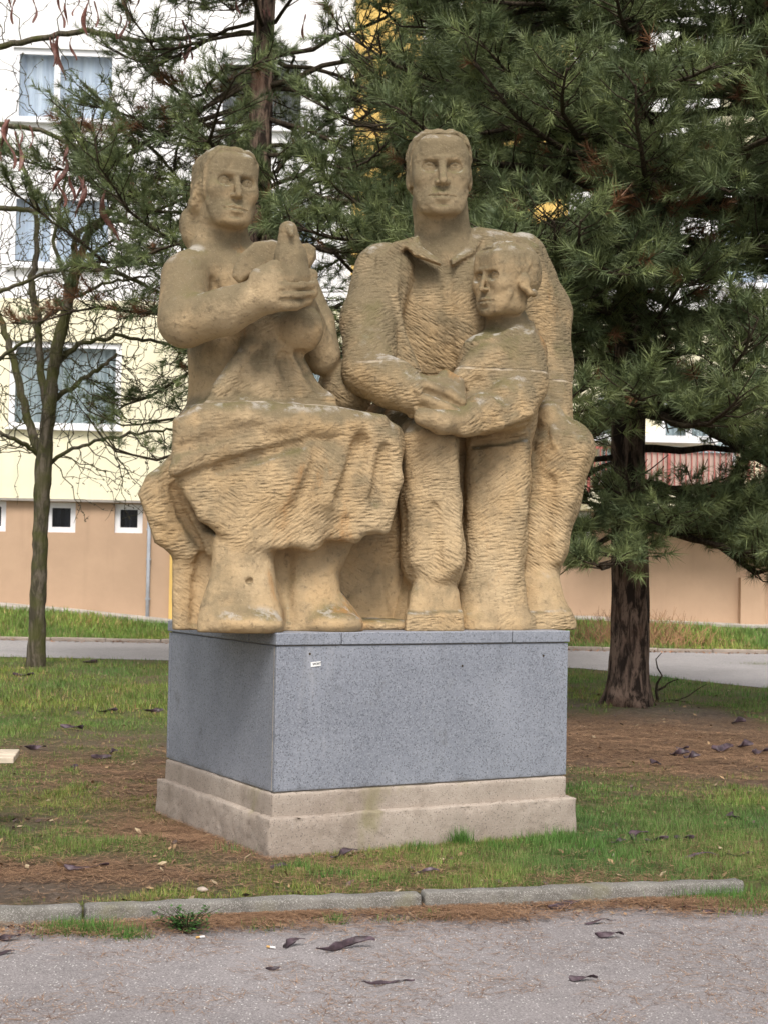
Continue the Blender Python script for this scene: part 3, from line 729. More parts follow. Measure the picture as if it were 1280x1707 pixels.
    w.ridge([(590, 895, 11), (606, 810, 13), (626, 730, 12), (634, 706, 9)], .05, 1, 'u', .65)
    w.ridge([(554, 910, 13), (574, 830, 14), (602, 740, 10)], .05, 1, 's', -.3)
    w.ridge([(614, 897, 11), (628, 830, 11), (642, 750, 8)], .04, 1, 's', -.3)
    w.ridge([(478, 915, 12), (498, 850, 12), (535, 760, 9)], .06, 1, 's', -.4)
    # part of the skirt hanging further back on the left
    w.slab([(233, 824), (250, 795), (292, 756), (345, 800), (372, 860), (356, 905), (322, 930), (285, 918), (262, 905), (248, 862)], .62, .16, .04, 1, .06, .40)
    w.ridge([(300, 815, 10), (325, 868, 12), (352, 915, 10)], .03, 1, 'u', .4)
    w.ridge([(290, 815, 7), (305, 860, 8), (335, 912, 8)], .025, 1, 's', -.1)
    w.ridge([(258, 800, 10), (268, 860, 12), (315, 922, 10)], .04, 1, 'u', .5)
    # legs below the hem
    w.slab([(352, 890), (456, 890), (460, 950), (466, 985), (476, 1015), (478, 1058), (332, 1058), (336, 1010), (350, 965), (354, 930)], .37, .20, .06, .25, .13, .30, .30)
    w.slab([(488, 890), (600, 870), (580, 925), (566, 955), (568, 985), (590, 1012), (606, 1034), (608, 1058), (484, 1058), (486, 985)], .39, .18, .06, .25, .11, .30, .30)
    w.slab([(440, 890), (520, 890), (520, 1058), (440, 1058)], .52, .16, .06, .4, .06, .42, .2)
    w.slab([(292, 900), (380, 900), (380, 1058), (292, 1058)], .66, .20, .05, .5, .08, .45, .05)
    w.slab([(560, 850), (690, 850), (700, 1058), (580, 1058)], .66, .14, .06, .4, .06, .42, .22)
    w.ell(406, 1040, .20, 68, 24, 44, .05, .25); w.ell(556, 1040, .20, 48, 22, 40, .05, .25)
    w.ridge([(634, 905, 5), (630, 960, 6), (642, 1035, 8)], .03, .4, 'u', .4)
    w.ridge([(338, 930, 10), (332, 970, 10), (326, 1035, 9)], .03, .4, 's', -.2)
    w.ridge([(414, 970, 5), (418, 969, 5)], .004, .25, 's', .6)                                   # drill hole
    # head
    h = head(w, 379, 317, .68, 138, yaw=27, pitch=2, roll=-2, jaw=.98, wide=1.0, nose=.82)
    hair_cap(w, h, (.356, .418, .372), (0, -.082, .125), .012, (0, .15, .0), (0, -.95, .25), .7, .05, (.285, .365, .16))
    h['ch']([(-.33, -.02, .05, .06), (-.34, -.16, -.16, .08), (-.26, -.34, -.30, .12)], .05, hair=.7, cloth=.3)
    w.ell(321, 380, .88, 21, 36, 30, .03, .3, 6, 0, 'u', .7)
    h['ch']([(.30, -.05, .12, .05), (.30, -.2, -.15, .07), (.22, -.36, -.42, .10)], .06, hair=.6, cloth=.3)
    out.append(carve(w, 'woman_figure', statue, mat, .0105, (on_plane(372, 402, .75)[0][2], .0054)))
    # ---- dove
    d = Fig()
    d.chain([(486, 460, .15, 33), (485, 428, .14, 27), (482, 400, .135, 17.5), (481, 384, .12, 15.5)], .015, .2)
    d.chain([(483, 382, .085, 8), (487, 391, .045, 4)], .008, .2)
    d.slab([(478, 410), (455, 402), (425, 404), (402, 422), (388, 446), (387, 460), (401, 473), (420, 460), (450, 448), (480, 446)], .28, .05, .015, .3, .04, .15)
    d.slab([(494, 408), (515, 406), (527, 415), (528, 430), (518, 446), (495, 450)], .20, .05, .012, .3, .04, .15)
    out.append(carve(d, 'dove', statue, mat, .006))
    # ---- man
    m = Fig()
    m.slab([(690, 400), (645, 408), (606, 430), (590, 500), (585, 560), (590, 650), (920, 655), (930, 560), (922, 500), (893, 418), (855, 398), (795, 384)], .96, .22, .05, 1, .15, .35)
    m.ell(745, 525, .86, 115, 115, 66, .08, 1)
    m.chain([(733, 345, .84, 46), (738, 400, .88, 46), (742, 432, .86, 48)], .03, .1)                # neck
    m.chain([(640, 455, .88, 50), (616, 535, .80, 47), (616, 598, .66, 44)], .05, 1)                 # right upper arm
    m.chain([(868, 432, .98, 44), (910, 520, .90, 40), (914, 610, .80, 38), (918, 690, .62, 36)], .06, 1)   # left arm
    # jacket: lapels, collar
    m.slab([(690, 396), (655, 406), (628, 430), (622, 520), (625, 625), (702, 628), (676, 560), (660, 490), (663, 430), (680, 412)], .77, .10, .015, 1, .03, .42, .10)
    m.ridge([(664, 430, 6), (656, 490, 7), (668, 555, 7), (692, 618, 8)], .015, 1, 'u', .4)
    m.ridge([(815, 400, 9), (820, 440, 10)], .02, 1, 'u', .3)
    m.ridge([(745, 447, 8), (748, 520, 7), (750, 600, 7)], .05, 1, 's', -.5)
    m.slab([(697, 388), (672, 408), (690, 428), (735, 447), (733, 436), (704, 412)], .70, .05, .012, 1, .03, .42, .75)
    m.slab([(785, 384), (805, 396), (790, 424), (752, 448), (750, 436), (778, 414)], .72, .05, .012, 1, .03, .42, .75)
    # lap, thighs and trouser legs
    m.ell(770, 705, .95, 170, 60, 90, .08, 1)
    m.chain([(782, 720, .75, 44), (786, 860, .70, 44)], .05, 1)
    m.chain([(680, 712, .85, 54), (712, 738, .40, 48)], .05, 1)
    m.chain([(860, 720, .85, 56), (940, 748, .46, 50)], .05, 1)
    m.chain([(714, 738, .38, 49), (717, 840, .40, 50), (721, 920, .36, 52), (721, 940, .35, 51)], .05, 1)
    m.ridge([(684, 730, 11), (692, 830, 13), (694, 935, 11)], .04, 1, 'u', .6)
    m.ridge([(750, 725, 11), (755, 830, 12), (760, 940, 10)], .03, 1, 'u', .5)
    m.ridge([(722, 850, 10), (726, 945, 12)], .05, 1, 's', -.4)
    m.slab([(698, 950), (748, 948), (764, 985), (770, 1056), (674, 1056), (682, 990)], .34, .17, .02, .25, .09, .42, .35)
    m.chain([(700, 960, .55, 36), (690, 1045, .50, 46)], .06, .5)
    m.slab([(677, 1020), (770, 1018), (772, 1056), (674, 1056)], .24, .12, .02, .9, .03)
    m.chain([(938, 752, .42, 50), (922, 830, .46, 44), (906, 910, .46, 38), (902, 926, .46, 35)], .05, 1)
    m.ridge([(890, 770, 12), (890, 850, 12), (884, 935, 10)], .04, 1, 'u', .5)
    m.ridge([(968, 745, 13), (944, 830, 11), (928, 930, 8)], .05, 1, 'u', .7)
    m.ridge([(915, 800, 9), (908, 930, 9)], .04, 1, 's', -.3)
    m.chain([(898, 945, .50, 32), (898, 985, .42, 34), (912, 1030, .36, 38)], .05, .25)
    m.chain([(905, 1015, .36, 30), (938, 1042, .3, 22)], .05, .25)
    m.chain([(860, 960, .6, 50), (860, 1045, .55, 56)], .06, .5)
    m.slab([(670, 720), (950, 720), (925, 940), (930, 1058), (680, 1058)], .64, .17, .05, .7, .05, .42, .08)
    m.slab([(880, 1020), (948, 1016), (951, 1056), (872, 1056)], .34, .14, .02, .9, .03)
    # arms in front
    m.chain([(610, 620, .62, 42), (655, 640, .42, 40), (684, 655, .30, 36)], .045, 1)                # right forearm
    m.ridge([(690, 622, 8), (694, 650, 8), (686, 690, 8)], .012, 1, 'u', .3)                        # cuff edge
    m.slab([(698, 628), (742, 624), (768, 642), (776, 664), (770, 696), (720, 706), (690, 690), (688, 655)], .22, .07, .025, .3, .05, .2, .25)
    m.ridge([(706, 640, 10), (745, 652, 10), (770, 668, 7)], .015, .3, 'u', .35)
    m.ridge([(704, 662, 10), (742, 678, 10), (768, 690, 8)], .015, .3, 'u', .35)
    m.ridge([(708, 652, 5), (740, 664, 5), (770, 680, 4)], .01, .3, 's', 0)
    m.ridge([(700, 678, 5), (735, 694, 5)], .01, .3, 's', 0)
    m.chain([(742, 630, .24, 14), (762, 640, .2, 12), (768, 656, .18, 9)], .012, .3)
    m.chain([(913, 694, .46, 26), (932, 716, .38, 20)], .03, .4)                                     # left hand on the knee
    for pts in ([(934, 702, .40, 11), (940, 722, .33, 9), (938, 738, .32, 7)], [(920, 706, .40, 11), (925, 726, .32, 9), (924, 741, .31, 7)]): m.chain(pts, .01, .4)
    # head
    h = head(m, 732, 293, .78, 146, yaw=4, pitch=0, roll=1, jaw=1.16, wide=.99, nose=.94)
    hair_cap(m, h, (.356, .415, .370), (0, -.08, .127), .010, (0, .10, -.02), (0, -.95, .30), 1.0, .018, (.255, .35, .07))
    for sx in (-1, 1): h['el']((sx * .345, -.04, -.05), (.042, .075, .12), .015, cloth=.2)
    out.append(carve(m, 'man_figure', statue, mat, .0105, (on_plane(735, 392, .8)[0][2], .0054)))
    # ---- boy
    b = Fig()
    b.chain([(836, 505, .50, 31), (845, 545, .52, 35), (848, 570, .54, 46)], .04, .1)
    b.chain([(842, 605, .52, 60), (838, 690, .50, 58)], .06, 1)
    b.ell(830, 622, .50, 74, 60, 60, .06, 1, 12)
    b.chain([(800, 592, .50, 34), (860, 575, .52, 36), (876, 588, .50, 32)], .05, 1)
    b.chain([(874, 590, .46, 36), (868, 640, .38, 42), (848, 676, .29, 42), (800, 690, .21, 34)], .05, 1)      # arm
    b.chain([(806, 690, .21, 34), (772, 702, .16, 28)], .025, 1)
    b.chain([(775, 702, .16, 24), (735, 704, .13, 20), (705, 695, .13, 16)], .02, .4)
    b.slab([(800, 572), (850, 553), (888, 550), (904, 582), (903, 640), (884, 682), (832, 706), (772, 722), (756, 698), (772, 655), (750, 628), (772, 596)], .42, .15, .04, 1, .12, .38, .15)
    b.ridge([(880, 688, 9), (830, 706, 9), (772, 720, 8)], .03, 1, 'u', .5)                                    # sleeve hem
    b.ridge([(800, 640, 12), (840, 660, 12)], .05, 1, 's', -.4)
    b.ridge([(794, 572, 8), (820, 566, 8), (850, 556, 8), (884, 543, 8)], .02, 1, 'u', .4)                       # neckline
    b.chain([(832, 715, .50, 56), (828, 800, .46, 54), (824, 900, .44, 52), (820, 990, .42, 52), (816, 1045, .40, 56)], .05, 1)
    b.ridge([(866, 730, 14), (860, 850, 16), (848, 960, 16)], .05, 1, 'u', .6)
    b.ridge([(792, 735, 14), (798, 850, 18), (802, 970, 20)], .05, 1, 'u', .6)
    b.ridge([(880, 728, 6), (840, 736, 6), (790, 742, 5)], .015, .4, 's', 0)
    b.chain([(822, 990, .38, 46), (848, 1040, .30, 40)], .05, .35)
    b.chain([(800, 985, .38, 36), (796, 1045, .30, 36)], .05, .35)
    b.slab([(778, 1024), (888, 1024), (892, 1056), (776, 1056)], .36, .16, .03, .8, .04)
    h = head(b, 838, 467, .42, 122, yaw=-54, pitch=-3, roll=-2, jaw=.95, wide=1.10, nose=.72)
    hair_cap(b, h, (.385, .45, .392), (0, -.085, .12), .015, (0, .12, .0), (0, -.95, .32), 1.0, .02, (.275, .31, .12), .34)
    h['el']((.35, -.05, -.06), (.05, .10, .12), .03, cloth=.3)
    h['ch']([(.37, -.04, -.14, .035), (.36, -.13, -.19, .04), (.33, -.25, -.20, .05)], .04, hair=.6, cloth=.3)
    out.append(carve(b, 'boy_figure', statue, mat, .0105, (on_plane(838, 540, .5)[0][2], .0046)))
    # ---- seat block and base the figures are carved from
    g = Fig(); P = lambda s_, t_, z_: CORNER + S * s_ + T * t_ + Z * z_
    g.rbox(P(1.02, 1.0, 1.66), (S, T, Z), (.84, .46, .54), .12, .05, .8)
    g.rbox(P(1.0, .86, 1.19), (S, T, Z), (.90, .60, .06), .03, .06, .8)
    out.append(carve(g, 'stone_seat', statue, mat, .035))
    for o in out: o.matrix_parent_inverse = inv
    return out

# ------------------------------------------------------------------ worn footing and kerb stones
rough_stone('lower_footing', (0, 0, -.12), (W_, D_, .216), .019, .014, .011, MT['footing'], plinth, 1)
rough_stone('upper_footing', (.042, .042, .17), (W_ - .045, D_ - .045, .338), .019, .012, .006, MT['footing'], plinth, 5)
_j = [((on_ground(px, 1500)[:2] - K0[:2]) @ KD) for px in (135, 715)]
for i, (p, q) in enumerate(zip([-6.6, -5.0, -3.4, -1.8, _j[0], _j[1]], [-5.0, -3.4, -1.8, _j[0], _j[1], KLEN + .02])):
    if i > 2: rough_stone('kerb_stone', (p + .004, random.uniform(-.004, .004), -.2), (q - .004, .112, .014 + random.uniform(-.005, .004)), .012, .014, .008, MT['kerb'], kerb, 20 + i)
    else: MB().box((p + .004, 0, -.2), (q - .004, .112, .012), .012).build('kerb_stone', MT['kerb'], kerb)

# ------------------------------------------------------------------ apartment building behind the lawn
B_O = np.array((-6.5, 31.9, 0)); B_YAW = math.radians(3.5); BX = np.array((math.cos(B_YAW), math.sin(B_YAW), 0)); BN = np.array((-math.sin(B_YAW), math.cos(B_YAW), 0))
def bl(px, py, off=0.0):
    d = ray(px, py); k = ((B_O - CAM) @ BN + off) / (d @ BN); p = CAM + d * k
    return (p - B_O) @ BX, p[2]
def stucco(name, c, var=.07):
    m = Mat(name, .92, .15); n = m.noise(.9, 6, .65); st = m.noise(2.2, 5, .65, m.co((1.4, 1.4, .09))); sp = m.noise(7, 5, .7)
    col = m.mix(m.ramp(n, .3, .7), tuple(x * (1 - var) for x in c), tuple(min(1, x * (1 + var * .6)) for x in c))
    col = m.mix(m.ramp(st, .52, .74, 0, var * 3.0), col, tuple(x * .62 for x in c)); col = m.mix(m.ramp(sp, .55, .75, 0, var * 1.6), col, tuple(x * .7 for x in c))
    m.color(col); m.bump(m.noise(110, 3), .5, .01); return m.m
BM = dict(cream=stucco('cream_stucco', (.88, .82, .60)), white=stucco('white_stucco', (.90, .89, .89), .02), brown=stucco('brown_stucco', (.50, .345, .235)),
          ochre=stucco('ochre_stucco', (.74, .50, .16)), frame=simple('white_window_frame', (.80, .80, .82), .4, .4, .03), conc=simple('apron_concrete', (.42, .39, .35), .9, .2, .2, 3, .5),
          zinc=simple('zinc_pipe', (.42, .45, .50), .45, .5, .1, 8), red=simple('red_railing_paint', (.42, .13, .11), .6, .3, .15, 6), blind=simple('dark_interior', (.035, .035, .045), .9),
          curt=None, panel=simple('balcony_panel', (.52, .40, .34), .8, .2, .1, 2), grey=simple('grey_loggia', (.16, .155, .15), .85), tarn=simple('lintel_metal', (.30, .27, .24), .6))
def m_glass():
    m = Mat('window_glass', .04, .5); m.b.inputs['Transmission Weight'].default_value = 1.0; m.b.inputs['IOR'].default_value = 1.25; m.color((.9, .95, .97)); return m.m
def m_curtain(c1, c2):
    m = Mat('curtain', .9, .1); v = m.noise(9, 3, .5, m.co((1, 1, .04))); m.color(m.mix(m.ramp(v, .3, .7), c1, c2)); m.bump(v, .6, .05); return m.m
BM['glass'] = m_glass(); BM['curt'] = m_curtain((.34, .40, .42), (.60, .65, .66)); BM['curt2'] = m_curtain((.62, .68, .80), (.82, .86, .94))
bld = empty('apartment_building', tuple(B_O), B_YAW); tag(bld, 'long apartment block with cream and white walls over a brown basement behind the trees', 'building')
def wall(name, x0, x1, z0, z1, y0, y1, holes, mat):
    xs_ = sorted({x0, x1, *[h[0] for h in holes], *[h[1] for h in holes]}); zs_ = sorted({z0, z1, *[h[2] for h in holes], *[h[3] for h in holes]}); mb = MB()
    def solid(i, j):
        if not (0 <= i < len(xs_) - 1 and 0 <= j < len(zs_) - 1): return None
        cx, cz = (xs_[i] + xs_[i + 1]) / 2, (zs_[j] + zs_[j + 1]) / 2
        return not any(h[0] < cx < h[1] and h[2] < cz < h[3] for h in holes)
    for i in range(len(xs_) - 1):
        for j in range(len(zs_) - 1):
            if not solid(i, j): continue
            a, b, c, d = xs_[i], xs_[i + 1], zs_[j], zs_[j + 1]
            mb.add([(a, y0, c), (b, y0, c), (b, y0, d), (a, y0, d)], [(0, 1, 2, 3)]); mb.add([(a, y1, c), (b, y1, c), (b, y1, d), (a, y1, d)], [(3, 2, 1, 0)])
            for (di, dj, q) in ((-1, 0, [(a, y0, c), (a, y0, d), (a, y1, d), (a, y1, c)]), (1, 0, [(b, y0, c), (b, y1, c), (b, y1, d), (b, y0, d)]),
                                (0, -1, [(a, y0, c), (a, y1, c), (b, y1, c), (b, y0, c)]), (0, 1, [(a, y0, d), (b, y0, d), (b, y1, d), (a, y1, d)])):
                if solid(i + di, j + dj) is not True: mb.add(q, [(0, 1, 2, 3)])
    return mb.build(name, mat, bld)
def window(x0, x1, z0, z1, y, mull, back, fw=.075, sill=True):
    f = MB()
    f.box((x0, y, z0), (x0 + fw, y + .07, z1)); f.box((x1 - fw, y, z0), (x1, y + .07, z1)); f.box((x0 + fw, y, z0), (x1 - fw, y + .07, z0 + fw)); f.box((x0 + fw, y, z1 - fw), (x1 - fw, y + .07, z1))
    for mx in mull: f.box((mx - .06, y - .004, z0 + fw), (mx + .06, y + .068, z1 - fw))
    w = f.build('window', BM['frame'], bld); xs_ = [x0 + fw, *[v for mx in mull for v in (mx - .06, mx + .06)], x1 - fw]
    for a, b in zip(xs_[0::2], xs_[1::2]):
        MB().box((a, y + .03, z0 + fw), (b, y + .042, z1 - fw)).build('pane', BM['glass'], w)
    n = 40; xx = np.linspace(x0 + .02, x1 - .02, n * 2); yy = y + .22 + .035 * np.sin(xx * 38) + .02 * np.sin(xx * 13)
    V = np.r_[np.c_[xx, yy, np.full(n * 2, z0 - .02)], np.c_[xx, yy, np.full(n * 2, z1 + .02)]]; i = np.arange(n * 2 - 1)
    mesh_np('curtain', V, np.stack((i, i + 1, n * 2 + i + 1, n * 2 + i), 1), None, back, w, True)
    if sill: MB().box((x0 - .05, y - .17, z0 - .035), (x1 + .05, y + .02, z0 - .003)).build('sill', BM['frame'], w)
    return w
ZB = bl(115, 832)[1]; ZC = bl(150, 500)[1]
XL, XR = -22.0, 30.0
base_w = [(-14, 10, 835, 886), (78, 126, 837, 888), (192, 238, 840, 889), (931, 985, 853, 905), (1286, 1330, 862, 912)]
hb = []
for a, b, c, d in base_w:
    x0, z1 = bl(a, c, .12); x1, z0 = bl(b, d, .12); hb.append((x0, x1, z0, z1))
wall('basement_wall', XL, XR, -.3, ZB, .12, .45, hb, BM['brown'])
for x0, x1, z0, z1 in hb: window(x0 + .0, x1 - .0, z0, z1, .20, [], BM['blind'], .11, False)
x0, z1 = bl(17, 567); x1, z0 = bl(201, 717); mid = bl(90, 600)[0]
hc = [(x0, x1, z0, z1)] + [(x0 + k, x1 + k, z0, z1) for k in (-9.6, -5.0, 4.2, 18.0, 23.0)]
XBAL0, XBAL1 = bl(962, 800)[0], bl(1400, 800)[0]
hc += [(XBAL0 + .4, XBAL0 + 1.3, ZB + .35, ZB + 2.4), (XBAL0 + 1.7, XBAL0 + 3.3, ZB + 1.0, ZB + 2.4)]
wall('ground_floor_wall', XL, XR, ZB, ZC, 0, .4, hc, BM['cream'])
for i, (a, b, c, d) in enumerate(hc): window(a, b, c, d, .05, [a + (b - a) * .38] if b - a > 1.2 else [], BM['curt'], .12)
hw_ = []; fl = 2.95
u0, u1 = bl(17, 325)[0], bl(192, 325)[0]; zt, zb = bl(100, 322)[1], bl(100, 446)[1]
for k in range(4):
    for off in (0, 4.85, 10.4, 14.5, -9.6, -5.0, 20.0, 25.0):
        w_ = (u1 - u0) if off != 4.85 else (bl(532, 400)[0] - bl(418, 400)[0])
        if off == 4.85 and k == 1: hw_.append((bl(362, 150)[0], bl(512, 150)[0], bl(440, 216)[1], bl(440, 98)[1])); continue
        hw_.append((u0 + off, u0 + off + w_, zb + fl * k, zt + fl * k))
wall('upper_wall', XL, XR, ZC, 21.0, .02, .4, hw_, BM['white'])
for i, (a, b, c, d) in enumerate(hw_):
    if c > 13.5: continue
    if c > 9.5 and not -4 < a < 9: continue
    window(a, b, c, d, .07, [a + (b - a) * .42], BM['grey'] if i == 9 else BM['curt2'], .12)
oc0, oc1 = bl(588, 300)[0], bl(700, 300)[0]
MB().box((oc0, -.06, ZC + .004), (oc1, .016, 21.0)).build('ochre_panel', BM['ochre'], bld)
oc2 = bl(770, 200)[0]; MB().box((oc2, -.06, ZC + .004), (oc2 + 2.2, .016, 21.0)).build('ochre_panel', BM['ochre'], bld)
MB().box((XL, .7, -.3), (XR, 11, 21.2)).build('building_block', BM['cream'], bld)
MB().box((XL - .3, -.3, 21.2), (XR + .3, 11.3, 21.6)).build('roof', BM['grey'], bld)
MB().box((XL, -.03, ZB - .05), (XR, .118, ZB - .002)).build('drip_edge', BM['tarn'], bld)
xp = bl(287, 980, .12)[0]; MB().box((xp - .05, .07, -.2), (xp + .07, .118, ZB - .055)).build('yellow_strip', BM['ochre'], bld)
xp = bl(248, 960, .12)[0]; pipe = MB().tube([(xp, .06, .1), (xp, .06, 1.2), (xp, .06, ZB - .3), (xp, .10, ZB - .06)], .038, 8).build('drainpipe', BM['zinc'], bld, True)
for zz in (.7, 1.5, 2.1): MB().box((xp - .05, .03, zz), (xp + .05, .119, zz + .025)).build('pipe_clip', BM['zinc'], pipe)
# pier on the basement wall at the right
xp = bl(1230, 1000, .12)[0]; MB().box((xp, -.05, -.2), (xp + .5, .118, 1.35)).build('basement_pier', BM['brown'], bld)
# balcony on the right, red railing
bal = MB().box((XBAL0, -1.1, ZB - .03), (XBAL1, -.002, ZB + .32), .01).build('balcony', BM['cream'], bld)
zt_ = bl(1010, 744, -1.1)[1]; zb_ = ZB + .40; br_ = MB()
br_.box((XBAL0, -1.10, zt_ - .05), (XBAL1, -1.05, zt_)).box((XBAL0, -1.095, zb_), (XBAL1, -1.055, zb_ + .04))
for i, x in enumerate(np.arange(XBAL0 + .02, XBAL1, .115)):
    big = i % 14 == 0; r = .028 if big else .009
    br_.box((x - r, -1.085 - r, ZB + .32 if big else zb_ + .04), (x + r, -1.07 + r, zt_ - .05))
br_.build('railing', BM['red'], bal)
MB().box((XBAL0 + 1.05, -1.03, zb_ + .05), (XBAL0 + 2.9, -1.01, zt_ - .08)).build('screen_panel', BM['panel'], bal)
MB().box((XBAL0 - .1, -1.15, zt_ + .10), (XBAL0 + 2.6, -.0, zt_ + .24)).build('canopy', BM['frame'], bal)
# concrete apron along the foot of the wall
n = 80; xx = np.linspace(-26, 26, n); V = []
for off, dz in ((-.48, .05), (.30, .07)):
    for x in xx:
        p = B_O + BX * (x + 6) + BN * off; V.append((p[0], p[1], float(ground_z(p[0], p[1])) + dz))
V = np.array(V); V = np.r_[V, V[:n] - (0, 0, .2)]; i = np.arange(n - 1)
apron = mesh_np('apron', V, np.r_[np.stack((i, i + 1, n + i + 1, n + i), 1), np.stack((2 * n + i, 2 * n + i + 1, i + 1, i), 1)], None, BM['conc']); tag(apron, kind='structure')

# ------------------------------------------------------------------ trees
def needles(P, D, Ls, n, ln, wd, col, spread=(.5, 1.15), seed=0):
    """bottle-brush shoots: P bases, D directions, Ls lengths -> triangles"""
    r = np.random.default_rng(seed); m = len(P); k = m * n
    u = r.random(k) ** .7; b = np.repeat(P, n, 0) + np.repeat(D * Ls[:, None], n, 0) * u[:, None]; d = np.repeat(D, n, 0)
    q = r.normal(size=(k, 3)); q -= (q * d).sum(1)[:, None] * d; q /= np.linalg.norm(q, axis=1)[:, None] + 1e-9
    th = spread[0] + (spread[1] - spread[0]) * r.random(k) * (1.15 - .45 * u)
    e = d * np.cos(th)[:, None] + q * np.sin(th)[:, None]; e[:, 2] -= .10 * r.random(k); e /= np.linalg.norm(e, axis=1)[:, None]
    L_ = ln * (.7 + .5 * r.random(k)) * np.repeat(.62 + .7 * r.random(m), n); s_ = np.cross(e, r.normal(size=(k, 3))); s_ /= np.linalg.norm(s_, axis=1)[:, None] + 1e-9
    V = np.stack((b - s_ * wd, b + s_ * wd, b + e * L_[:, None]), 1).reshape(-1, 3)
    c = np.repeat(col, n, 0) * (.70 + .6 * r.random((k, 1))); tip = np.repeat(c, 3, 0)
    return V, np.arange(k * 3).reshape(-1, 3), np.clip(tip, 0, 1)
def unit(v): v = np.asarray(v, float); return v / (np.linalg.norm(v) + 1e-9)
def pine_tree(name, label, base, tr_pts, branches, seed, ln=.12, wd=.0026, nn=70, shoot=.17, dead=.05, twigs=(9, .55), bark=None, keep=None, thick=1.0, wild=.13, zmin=None):
    r = np.random.default_rng(seed); root = empty(name, tuple(base)); tag(root, label, 'tree', 'pine trees')
    inv = Matrix.Translation(-Vector(root.location))
    TP = np.array([p[0] for p in tr_pts]); TR = np.array([p[1] for p in tr_pts]); zz = np.linspace(TP[0, 2], TP[-1, 2], 70)
    P = np.stack([np.interp(zz, TP[:, 2], TP[:, i]) for i in range(3)], 1); R = np.interp(zz, TP[:, 2], TR)
    V, Q, t = tube_np(P, R, 40, True)
    ang = np.arctan2(V[:, 1] - np.interp(V[:, 2], TP[:, 2], TP[:, 1]), V[:, 0] - np.interp(V[:, 2], TP[:, 2], TP[:, 0]))
    q3 = np.stack((np.cos(ang) * 3.2, np.sin(ang) * 3.2, V[:, 2] * 1.1), 1)
    plate = fbm(q3, 1.7, 9, 3) - .5 + .5 * np.abs(np.sin(ang * 9 + 5 * (fbm(q3, .6, 3, 2) - .5) * 3)) - .25
    rad = np.interp(V[:, 2], TP[:, 2], TR); V = V + np.stack((np.cos(ang), np.sin(ang), 0 * ang), 1) * (plate * .16 * rad)[:, None]
    flare = np.clip(1 - (V[:, 2] - base[2]) / .35, 0, 1) ** 2 * (.35 + .3 * np.sin(ang * 5 + 1)); V = V + np.stack((np.cos(ang), np.sin(ang), 0 * ang), 1) * (flare * rad)[:, None] * .6
    trunk = mesh_np('trunk', V, Q, t, bark or MT['pine_bark'], root, True); trunk.matrix_parent_inverse = inv
    bm_ = MB(); tw = MB(); SP, SD, SL, SC = [], [], [], []
    for (z, az, Lb, rise, dens) in branches:
        p0 = np.array([np.interp(z, TP[:, 2], TP[:, i]) for i in range(3)]); rt = np.interp(z, TP[:, 2], TR)
        d = np.array((math.sin(az), math.cos(az), rise)); n = 9; pts = [p0]; dd = unit(d)
        for i in range(n):
            dd = unit(dd + r.normal(size=3) * wild + np.array((0, 0, -.05 if i < n * .55 else .12))); pts.append(pts[-1] + dd * Lb / n)
            if zmin is not None and pts[-1][2] < zmin: pts[-1][2] = zmin + r.uniform(0, .06); dd[2] = .15
        pts = np.array(pts); rb = min(rt * .45, .018 + .013 * Lb) * thick; rr = np.linspace(rb, .009, n + 1); bm_.tube(pts, rr, 6)
        nt = max(3, int(twigs[0] * Lb * dens)); deadb = r.random() < dead
        for j in range(nt):
            f = .25 + .75 * (j + r.random()) / nt; k = min(int(f * n), n - 1); p = pts[k] + (pts[k + 1] - pts[k]) * (f * n - k); bd = unit(pts[k + 1] - pts[k])
            side = unit(np.cross(bd, (0, 0, 1))) * r.choice((-1, 1)); td = unit(bd * r.uniform(.4, 1.0) + side * r.uniform(.4, 1.0) + np.array((0, 0, r.uniform(-.15, .55))))
            tl = twigs[1] * r.uniform(.5, 1.2) * (1.25 - .6 * f); m1 = p + td * tl * .5 + r.normal(size=3) * .03; td2 = unit(td + np.array((0, 0, r.uniform(.0, .5)))); e_ = m1 + td2 * tl * .5
            tw.tube([p, m1, e_], [.010, .007, .005], 4, False)
            ns = 2 + (r.random() < .75) + (r.random() < .45)
            for s_ in range(ns):
                q = e_ if s_ == 0 else p + (e_ - p) * r.uniform(.35, .8); sd = td2 if s_ == 0 else unit(td2 + r.normal(size=3) * .55 + np.array((0, 0, .2)))
                if keep is not None and not keep(q, r): continue
                SP.append(q - sd * .03); SD.append(sd); SL.append(shoot * r.uniform(.6, 1.3))
                if deadb and r.random() < .6 or r.random() < dead * .35: SC.append((.20, .095, .045))
                else:
                    g = r.random() ** 1.35; SC.append(np.array((.095, .128, .058)) * (1 - g) + np.array((.25, .295, .115)) * g * (1.0 if r.random() < .6 else .6))
    o = bm_.build('branches', MT['twig'], root, True); o.matrix_parent_inverse = inv
    o = tw.build('twigs', MT['twig'], root, True); o.matrix_parent_inverse = inv; o['kind'] = 'stuff'
    SP, SD, SL, SC = map(np.array, (SP, SD, SL, SC))
    V, t, c = needles(SP, SD, SL, nn, ln, wd, SC, seed=seed)
    o = mesh_np('crown', V, None, t, MT['needle'], root, False, {'col': c}); o.matrix_parent_inverse = inv; o['kind'] = 'stuff'
r5 = np.random.default_rng(21)
